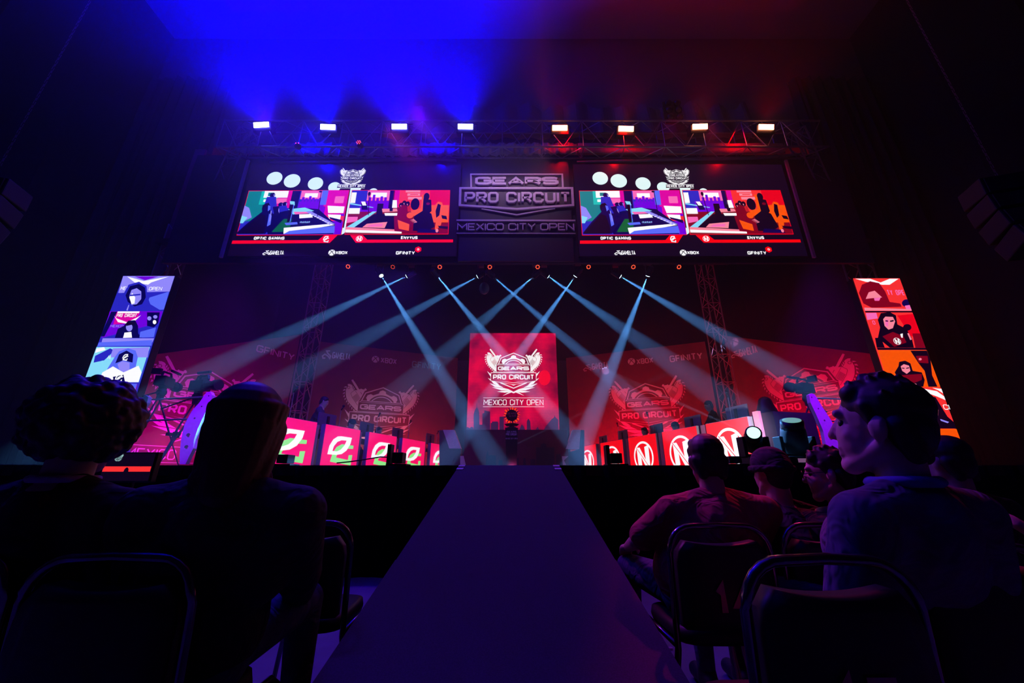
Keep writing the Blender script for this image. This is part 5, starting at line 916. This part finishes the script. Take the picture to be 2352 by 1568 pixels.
def hand(m, wrist, d, up, s=1., curl=.4, side=1):
    d = Vector(d).normalized(); up = (Vector(up) - d * d.dot(Vector(up))).normalized(); x = d.cross(up) * side; w_ = Vector(wrist)
    m.ball(w_ + d * .045 * s, (.04 * s, .05 * s, .02 * s), R=Matrix((x, d, up)).transposed())
    for i, (o, L) in enumerate(((-.03, .062), (-.01, .072), (.01, .068), (.028, .052))):
        a = w_ + d * .085 * s + x * o * s; b = a + (d - up * curl).normalized() * L * .5 * s; c = b + (d * .7 - up * curl * 2.2).normalized() * L * .5 * s
        m.cap(a, b, .0095 * s, .0085 * s, n=8); m.cap(b, c, .0085 * s, .007 * s, n=8)
    a = w_ + d * .02 * s - x * .035 * s; b = a + (d * .6 - x * .7 - up * .3).normalized() * .035 * s; c = b + (d * .9 - up * .4).normalized() * .03 * s
    m.cap(a, b, .012 * s, .0105 * s, n=8); m.cap(b, c, .0105 * s, .008 * s, n=8)
def person(lab, hip, head, yaw=0, pitch=0, hair='short', top=None, pants=None, skin=None, shw=.20, bulk=1., seat=.47, stand=False, arms=None, vox=.011, face=True, hs=1., hairm=None, body_yaw=0, collar=None, sleeves='long', floor=0., knees=None, cap_m=None, loc=None):
    hip = Vector(hip); head = Vector(head); skin = skin or SKIN; hairm = hairm or HAIR; t = thing('person', lab, 'person', loc or (hip.x, hip.y, floor)); RB = Matrix.Rotation(body_yaw, 3, 'Z')
    RH = Matrix.Rotation(yaw, 3, 'Z') @ Matrix.Rotation(pitch, 3, 'X'); H = lambda a, b, c: head + RH @ (Vector((a, b, c)) * hs)
    neck = head + RH @ Vector((0, -.02, -.10)) * hs + Vector((0, -.01, -.055)); xs = RB @ Vector((1, 0, 0)); fw = RB @ Vector((0, 1, 0))
    sh = {s: neck + xs * s * shw + Vector((0, 0, -.085)) - fw * .01 for s in (-1, 1)}; chest = neck.lerp(hip, .42) + fw * .02
    if arms is None: arms = {s: (sh[s] + Vector((0, 0, -.27)) + fw * .06 + xs * s * .06, sh[s] + Vector((0, 0, -.36)) + fw * .28 - xs * s * .05) for s in (-1, 1)}
    # body: head, neck, arms and hands in one surface
    m = MB(); m.ball(H(0, -.012, .03), (.076 * hs, .094 * hs, .094 * hs), R=RH); m.ball(H(0, .03, -.03), (.061 * hs, .064 * hs, .088 * hs), R=RH); m.ball(H(0, .066, -.102), (.032 * hs, .027 * hs, .026 * hs), R=RH)
    for s in (-1, 1): m.cap(H(s * .05, -.01, -.055), H(s * .018, .062, -.102), .026 * hs, .022 * hs); m.ball(H(s * .078, -.012, -.008), (.011 * hs, .02 * hs, .033 * hs), R=RH); m.ball(H(s * .082, -.02, -.004), (.012 * hs, .012 * hs, .026 * hs), R=RH); m.ball(H(s * .036, .055, -.025), (.021 * hs, .02 * hs, .024 * hs), R=RH)
    m.cap(H(0, .080, .024), H(0, .103, -.022), .010 * hs, .0125 * hs, n=10); m.cap(H(-.036, .077, .036), H(.036, .073, .036), .013 * hs, .013 * hs, n=10); m.cap(H(-.02, .082, -.057), H(.02, .082, -.057), .0095 * hs, .0095 * hs, n=8); m.cap(H(-.016, .082, -.074), H(.016, .082, -.074), .0095 * hs, .0095 * hs, n=8); m.ball(H(0, .05, -.065), (.035 * hs, .036 * hs, .035 * hs), R=RH)
    m.cap(H(0, -.025, -.06), neck + Vector((0, 0, -.03)), .054 * hs, .06, n=14); m.cap(neck + Vector((0, 0, -.07)), hip + Vector((0, 0, .05)), .09, .11)
    for s in (-1, 1):
        m.cap(neck + Vector((0, 0, -.06)), sh[s], .05, .045); m.cap(sh[s], arms[s][0], .044, .036); m.cap(arms[s][0], arms[s][1], .036, .025); d = (arms[s][1] - arms[s][0]).normalized(); hand(m, arms[s][1] + d * .01, d, (0, 0, 1) if abs(d.z) < .8 else -fw, side=s)
    remesh(m, 'body', skin, t, vox * .55 if vox < .012 else vox, 3)
    if face:
        for s in (-1, 1): g = MB(); g.ball(H(s * .032, .069, .008), .0105 * hs, nu=10, nv=8); e = g.build('eye', mat('eye_dark', (.05, .04, .04), .15), t, smooth=True)
    # top
    top = top or clothm('black_jacket', (.02, .02, .022)); m = MB(); b = bulk
    m.cap(neck + Vector((0, 0, -.11)), chest, .105 * b, .15 * b, n=18); m.cap(chest, hip + Vector((0, 0, .09)), .15 * b, .155 * b, n=18); m.cap(chest - xs * .09, chest + xs * .09, .13 * b, .13 * b, n=18); m.cap(hip - xs * .05 + Vector((0, 0, .08)), hip + xs * .05 + Vector((0, 0, .08)), .14 * b, .14 * b, n=18)
    for s in (-1, 1):
        m.cap(neck + Vector((0, 0, -.055)) + xs * s * .03, sh[s], .062 * b, .066 * b, n=16); e = arms[s][0] if sleeves == 'long' else sh[s].lerp(arms[s][0], .8)
        m.cap(sh[s], e, .066 * b, .056 * b, n=16); m.cap(sh[s], chest + xs * s * .08, .068 * b, .11 * b, n=16); m.cap(neck + Vector((0, 0, .0)), sh[s] + Vector((0, 0, .02)), .045, .045 * b, n=12)
        if sleeves == 'long': m.cap(arms[s][0], arms[s][0].lerp(arms[s][1], .93), .058 * b, .042 * b, n=14)
    remesh(m, 'jacket' if sleeves == 'long' else 'shirt', top, t, vox, 5)
    if collar:
        m = MB()
        for k in range(16):
            a = 2 * PI * k / 16; r_ = .058 * hs + .010 * b; c = neck + Vector((0, 0, .012)) + xs * math.cos(a) * r_ + fw * math.sin(a) * r_ * .95; a2 = a + 2 * PI / 16; c2 = neck + Vector((0, 0, .012)) + xs * math.cos(a2) * r_ + fw * math.sin(a2) * r_ * .95
            m.cap(c, c2, collar[1], collar[1], n=8)
        remesh(m, 'collar', collar[0], t, vox * .8, 3)
    # trousers and shoes
    pants = pants or clothm('dark_trousers', (.02, .022, .03)); m = MB(); m.cap(hip - xs * .07, hip + xs * .07, .125, .125, n=18)
    ank = {}
    for s in (-1, 1):
        if stand: kn = hip + xs * s * .1 + Vector((0, 0, -.45)) + fw * .03; an = kn + Vector((0, 0, -.38)) - fw * .04; an.z = floor + .09
        else: kn = (knees[s] if knees else hip + xs * s * .14 + fw * .44 + Vector((0, 0, .03))); an = Vector((kn.x + s * .01, kn.y + .02, floor + .10))
        ank[s] = an; m.cap(hip + xs * s * .08, kn, .095, .068, n=16); m.cap(kn, an, .066, .045, n=14)
    remesh(m, 'trousers', pants, t, vox, 4)
    for s in (-1, 1):
        g = MB(); a = ank[s]; g.cap(Vector((a.x, a.y - .03, floor + .05)), Vector((a.x, a.y + .14, floor + .045)), .045, .04, n=12); g.cap(a, Vector((a.x, a.y, floor + .055)), .045, .05, n=12)
        remesh(g, 'shoe', mat('dark_shoe', (.03, .03, .04), .5), t, .009, 2)
    # hair / headwear
    m = MB()
    if hair in ('short', 'curly', 'long', 'tuft'):
        m.ball(H(0, -.022, .052), (.083 * hs, .098 * hs, .084 * hs), R=RH); m.ball(H(0, -.055, .0), (.076 * hs, .06 * hs, .085 * hs), R=RH)
        for s in (-1, 1): m.cap(H(s * .066, .01, .05), H(s * .07, -.005, .0), .02 * hs, .012 * hs, n=8); m.cap(H(s * .06, -.05, .0), H(s * .045, -.07, -.07), .03 * hs, .022 * hs)
        m.cap(H(-.04, .038, .088), H(.04, .035, .09), .028 * hs, .028 * hs)
    if hair == 'tuft':
        rnd = random.Random(5)
        for k in range(60):
            a = rnd.uniform(-2.8, 2.8); e = rnd.uniform(.55 if abs(a) < 1 else .1, 1.4); p = Vector((.07 * math.sin(a) * math.cos(e), -.02 + .085 * math.cos(a) * math.cos(e), .06 + .07 * math.sin(e))); q = p * 1.08 + Vector((rnd.uniform(-.012, .012), .008, .008)); m.cap(H(*p), H(*q), .014 * hs, .006 * hs, n=6)
    if hair == 'curly':
        rnd = random.Random(9); 
        for k in range(900):
            z = rnd.uniform(-.85, 1); a = rnd.uniform(0, 2 * PI); rr = math.sqrt(1 - z * z); q = Vector((rr * math.cos(a), rr * math.sin(a), z)); p = Vector((q.x * .122, q.y * .118 - .035, q.z * .122 + .022)) * rnd.uniform(.93, 1.05)
            if q.y > .45 and z < .5: continue
            m.ball(H(*p), rnd.uniform(.009, .019) * hs, nu=8, nv=6)
        m.ball(H(0, -.04, .025), (.112 * hs, .105 * hs, .11 * hs), R=RH)
    if hair == 'long':
        m.ball(H(0, -.03, .04), (.095 * hs, .108 * hs, .10 * hs), R=RH); m.cap(H(0, -.05, .0), neck + Vector((.03, -.06, -.03)), .092 * hs, .06)
        for s in (-1, 1): m.cap(H(s * .07, -.01, .0), neck + Vector((s * .07 + .01, -.03, -.05)), .04 * hs, .03); m.cap(neck + Vector((s * .07 + .01, -.03, -.05)), neck + Vector((s * .09, .04, -.2)), .035, .018)
        rnd = random.Random(2)
        for k in range(40): a = rnd.uniform(PI * .95, PI * 2.05); c = Vector((.088 * math.cos(a), .095 * math.sin(a) - .02, 0)); m.cap(H(c.x, c.y, .06), neck + Vector((c.x * .75 + .015, c.y * .6 - .02, rnd.uniform(-.12, -.05))), .022, .012, n=6)
    if hair in ('cap', 'beanie'):
        m.ball(H(0, -.01, .05), (.089 * hs, .108 * hs, .088 * hs), R=RH); m.cap(H(0, -.06, .02), H(0, -.055, -.03), .075 * hs, .06 * hs)
        remesh(m, 'hair' if hair == 'cap' else 'knitted_cap', hairm if hair == 'cap' else cap_m, t, vox * .7, 3); m = MB()
        if hair == 'cap':
            m.ball(H(0, -.008, .062), (.094 * hs, .113 * hs, .085 * hs), R=RH); m.ball(H(0, .125, .045), (.07 * hs, .075 * hs, .009 * hs), R=RH); remesh(m, 'cap', cap_m, t, .008, 2)
        else:
            for k in range(20): a = 2 * PI * k / 20; a2 = a + 2 * PI / 20; m.cap(H(.088 * math.cos(a), -.012 + .106 * math.sin(a), .02), H(.088 * math.cos(a2), -.012 + .106 * math.sin(a2), .02), .02 * hs, .02 * hs, n=8)
            remesh(m, 'cap_brim', cap_m, t, .008, 2)
    else: remesh(m, 'hair', hairm, t, vox * .55 if hair != 'curly' else .006, 1, .4)
    return t, H, neck, sh
def HP(px, py, ax): r = ray(px, py); return Vector((0, 0, HC)) + r * ax
DEN = clothm('denim_shirt', (.085, .085, .14)); RUST = clothm('rust_shirt', (.34, .07, .08)); NAVYJ = clothm('dark_navy_jacket', (.022, .022, .035)); BLKJ = clothm('black_jacket', (.014, .013, .014)); JEANS = clothm('blue_jeans', (.05, .07, .16)); FUR = clothm('ribbed_hood', (.08, .03, .04))
LILAC = clothm('lilac_collar', (.4, .3, .5)); TEE = clothm('black_tee', (.015, .015, .018))
person('person with big round curly dark hair and dark jacket seated at far left', (-1.60, 1.46, .56), HP(205, 988, 1.26), yaw=.42, hair='curly', top=BLKJ, bulk=1.12, hs=1.05, collar=(LILAC, .014), loc=(-1.60, 1.46, 0))
hb = HP(566, 986, 1.24)
person('long-haired person in bulky dark coat seated just left of the ramp', (-.97, 1.38, .56), hb, yaw=.45, hair='long', top=NAVYJ, pants=JEANS, bulk=1.22, shw=.215, hs=1.05, hairm=BRHAIR, collar=(FUR, .036), loc=(-.97, 1.38, 0),
       arms={-1: (Vector((-1.27, 1.38, .78)), Vector((-1.1, 1.66, .66))), 1: (Vector((-.70, 1.46, .76)), Vector((-.82, 1.74, .63)))})
hf = HP(2018, 982, 1.22)
person('large short-haired person in denim-collared jacket looking left, seated at near right', (1.37, 1.56, .56), hf, yaw=.66, pitch=.10, hair='tuft', top=DEN, bulk=1.2, shw=.205, hs=1.15, skin=SKIN2, body_yaw=.25, collar=(mat('blue_collar', (.08, .10, .40), .8), .018), loc=(1.37, 1.56, 0))
hc_ = HP(1622, 1058, 2.0)
person('person in rust-coloured short-sleeved shirt seated on the chair marked 14', (.88, 2.06, .56), hc_, yaw=-.15, hair='short', top=RUST, pants=JEANS, bulk=1.2, shw=.22, sleeves='short', loc=(.88, 2.06, 0), arms={-1: (Vector((.60, 2.1, .76)), Vector((.63, 2.36, .70))), 1: (Vector((1.17, 2.12, .74)), Vector((1.05, 2.4, .66)))}, knees={-1: Vector((.66, 2.5, .58)), 1: Vector((1.02, 2.5, .5))})
person('person in dark knitted cap and black top seated right of the rust shirt', (1.38, 2.1, .56), HP(1770, 1085, 2.12), yaw=.1, hair='beanie', cap_m=clothm('dark_knit', (.03, .02, .035)), top=TEE, loc=(1.38, 2.1, 0))
he = HP(1900, 1090, 2.02); chin = he + Matrix.Rotation(.95, 3, 'Z') @ Vector((0, .08, -.10))
t, H, nk, shh = person('person wearing glasses in black top, chin resting on hand, looking left', (1.84, 2.12, .56), he, yaw=.95, pitch=-.08, hair='tuft', top=TEE, skin=SKIN2, loc=(1.84, 2.12, 0), body_yaw=.5, arms={-1: (HP(1818, 1185, 2.05), chin + Vector((-.03, -.0, -.085))), 1: (Vector((2.05, 2.2, .72)), Vector((1.86, 2.4, .66)))}, sleeves='short')
g = MB(); 
for s in (-1, 1): g.tube([H(s * .032 + .024 * math.cos(a * PI / 6), .104, .008 + .019 * math.sin(a * PI / 6)) for a in range(13)], .0022, n=6); g.tube([H(s * .056, .104, .012), H(s * .079, .06, .014), H(s * .083, -.01, .012)], .002, n=6)
g.tube([H(-.01, .106, .01), H(.01, .106, .01)], .002, n=6); g.build('glasses', BLK, t)
person('person in the far right seats showing only a rounded dark head beyond the others', (2.42, 2.3, .56), HP(2170, 1062, 2.3), yaw=.2, hair='short', top=TEE, loc=(2.42, 2.3, 0), hs=1.15, face=False, vox=.014)
hh = HP(2338, 1205, 1.42)
person('person cut off by the right picture edge, pale hand raised', (2.02, 1.35, .56), (2.0, 1.32, 1.2), yaw=0, hair='short', top=TEE, loc=(2.02, 1.35, 0), arms={-1: (Vector((1.86, 1.4, .75)), Vector((1.80, 1.48, .86))), 1: (Vector((2.3, 1.4, .75)), Vector((2.1, 1.6, .7)))}, vox=.014, face=False)
# on stage
SHJ = clothm('team_shirt', (.05, .04, .07))
def stander(lab, px, py, Y, yaw, top):
    h = P(px, py, Y); hp = Vector((h.x, h.y, STG + .92)); d = Matrix.Rotation(yaw, 3, 'Z') @ Vector((0, 1, 0)); hp -= d * .12; fl = STG; s_ = Matrix.Rotation(yaw, 3, 'Z') @ Vector((1, 0, 0)); nk = h - Vector((0, 0, .2))
    person(lab, hp, h, yaw=yaw, pitch=-.35, hair='short', top=top, stand=True, body_yaw=yaw, floor=fl, vox=.016, sleeves='short', loc=(hp.x, hp.y, fl), arms={s: (nk + s_ * s * .24 + d * .12 + Vector((0, 0, -.3)), nk + s_ * s * .14 + d * .34 + Vector((0, 0, -.38))) for s in (-1, 1)})
stander('person in dark team shirt standing behind the left desk looking down', 745, 923, 9.3, -1.25, SHJ); stander('person in black shirt standing behind the right desk looking down', 1627, 932, 9.8, 1.25, TEE)
def player(lab, px, py, pl, hair, d=-1.25, cm=None):
    p2 = Plane(pl.at(0, 0, d), pl.ux, pl.uy); u, v = p2.px(px, py); v = min(max(v, 1.0), 1.28); h = p2.at(u, v); fwd = pl.n; yaw = math.atan2(-fwd.x, fwd.y); hp = Vector((h.x, h.y, STG + .52)) - fwd * .12
    person(lab, hp, h, yaw=yaw, pitch=-.25, hair=hair, cap_m=cm, top=TEE, body_yaw=yaw, floor=STG, vox=.018, loc=(hp.x, hp.y, STG), knees={s: hp + Matrix.Rotation(yaw, 3, 'Z') @ Vector((s * .13, .42, 0)) for s in (-1, 1)})
    hp2 = hp; tt = thing('stool', 'low black stool under the ' + lab.replace('with dark hair ', '').replace('in a dark cap ', 'in cap '), 'stool', (hp2.x, hp2.y, STG)); MB().box((hp2.x, hp2.y, STG + .36), (.4, .4, .06)).build('seat', BLK, tt); MB().cyl((hp2.x, hp2.y, STG + .03), (hp2.x, hp2.y, STG + .33), .04).build('post', BLK, tt); MB().cyl((hp2.x, hp2.y, STG), (hp2.x, hp2.y, STG + .03), .22, n=18).build('foot', BLK, tt)
player('player in a dark cap ducking between first and second left monitors', 808, 974, pL, 'cap', cm=clothm('dark_cap', (.02, .02, .05)))
player('player with dark hair glimpsed beside the middle left monitor', 870, 990, pL, 'short'); player('player in a dark cap behind the fourth right panel', 1551, 980, pR, 'cap', cm=MATS['dark_cap']); player('player with dark hair low behind the middle right panel', 1480, 991, pR, 'short')
# ------------------------------------------------------------------ small display between the left heads
Yd = 3.3; t = thing('confidence_display', 'small display on a stand showing the tournament feed, between the left two heads', 'screen', (P(298, 1060, Yd).x, Yd, 0))
x0, x1 = P(240, 1060, Yd).x, P(357, 1060, Yd).x; z1 = P(298, 1038, Yd).z; z0 = z1 - (x1 - x0) * .56
MB().box(((x0 + x1) / 2, Yd + .03, (z0 + z1) / 2), (x1 - x0, .05, z1 - z0)).build('casing', DARKPL, t, bevel=.005)
pl = Plane((0, Yd, HC), (1, 0, 0), (0, 0, 1)); g = MB(); g.add([pl.at(a, b - HC, .006) for a, b in ((x0 + .01, z0 + .01), (x1 - .01, z0 + .01), (x1 - .01, z1 - .01), (x0 + .01, z1 - .01))], [(0, 1, 2, 3)], 0)
W_ = x1 - x0; zz = z1 - HC; poly(g, pl, [(x0 + .015, z0 - HC + .08), (x1 - .015, z0 - HC + .08), (x1 - .015, zz - W_ * .27), (x0 + .015, zz - W_ * .27)], 2, .008); poly(g, pl, circ((x0 + x1) / 2, zz - W_ * .37, .02, .035, 10), 0, .009)
emblem(g, pl, x0 + W_ * .27, zz - .02, W_ * .17, 1, 0, .008, lv=.0005); g.build('display', [SCRBG, mat('video_pale', (.1, .1, .1), .4, emi=(.35, .6, .6), es=1), V['brt']], t)
m = MB(); m.cyl(((x0 + x1) / 2, Yd + .07, .02), ((x0 + x1) / 2, Yd + .07, (z0 + z1) / 2), .02); m.build('post', BLK, t); MB().cyl(((x0 + x1) / 2, Yd + .07, 0), ((x0 + x1) / 2, Yd + .07, .02), .2, n=20).build('foot', BLK, t)
# crumpled garment over a chair back at the bottom left corner
c = HP(40, 1560, 1.0); m = MB(); rnd = random.Random(8); m.cap(c + Vector((-.16, 0, -.03)), c + Vector((.09, 0, -.02)), .05, .035)
for k in range(16): a = c + Vector((rnd.uniform(-.18, .1), rnd.uniform(-.03, .03), rnd.uniform(-.05, .02))); m.cap(a, a + Vector((rnd.uniform(-.07, .09), rnd.uniform(-.02, .02), rnd.uniform(-.05, .055))), .022, .006, n=8)
m.cap(c + Vector((-.1, 0, -.06)), c + Vector((-.12, .02, -.30)), .06, .08)
t = thing('garment', 'crumpled lilac garment over a low chair back at the bottom left corner', 'clothing', (c.x, c.y, c.z - .1)); remesh(m, 'folded_cloth', LILAC, t, .007, 3)
chair('black stacking chair at the bottom left corner under the lilac garment', c.x - .05, c.y + .08, 0, None, h=max(.6, c.z - .02))
# bottle cap on floor
tag(MB().cyl((1.03, 3.05, .001), (1.03, 3.05, .012), .014, n=14).build('bottle_cap', mat('pink_plastic', (.8, .4, .6), .4), loc=(1.03, 3.05, 0)), 'small pale bottle cap lying on the floor behind chair 14', 'bottle cap')
# ------------------------------------------------------------------ haze filling the hall
def haze(lab, x0, x1, y0, y1, z0, z1, dens):
    c = ((x0 + x1) / 2, (y0 + y1) / 2, (z0 + z1) / 2); hm = bpy.data.materials.new('haze_%03d' % int(dens * 1e4)); hm.use_nodes = True
    o = tag(MB().box(c, (x1 - x0, y1 - y0, z1 - z0)).build('haze', hm, loc=c), lab, 'haze', kind='stuff')
    nt = hm.node_tree; nt.nodes.clear(); out = nt.nodes.new('ShaderNodeOutputMaterial'); v = nt.nodes.new('ShaderNodeVolumeScatter'); v.inputs['Color'].default_value = (1, 1, 1, 1); v.inputs['Density'].default_value = dens; v.inputs['Anisotropy'].default_value = .1
    nt.links.new(v.outputs[0], out.inputs['Volume'])
haze('theatrical haze hanging over the stage and catching the white beams', -10.2, 10.2, 5.2, 16.9, STG + .02, 6.95, .0135)
haze('thick bank of haze glowing blue above the left half of the rig', -11.2, .9, 3.0, 8.45, 6.97, 15.2, .034)
haze('thin bank of haze glowing red above the right half of the rig', .92, 11.2, 3.0, 8.45, 6.97, 15.2, .012)
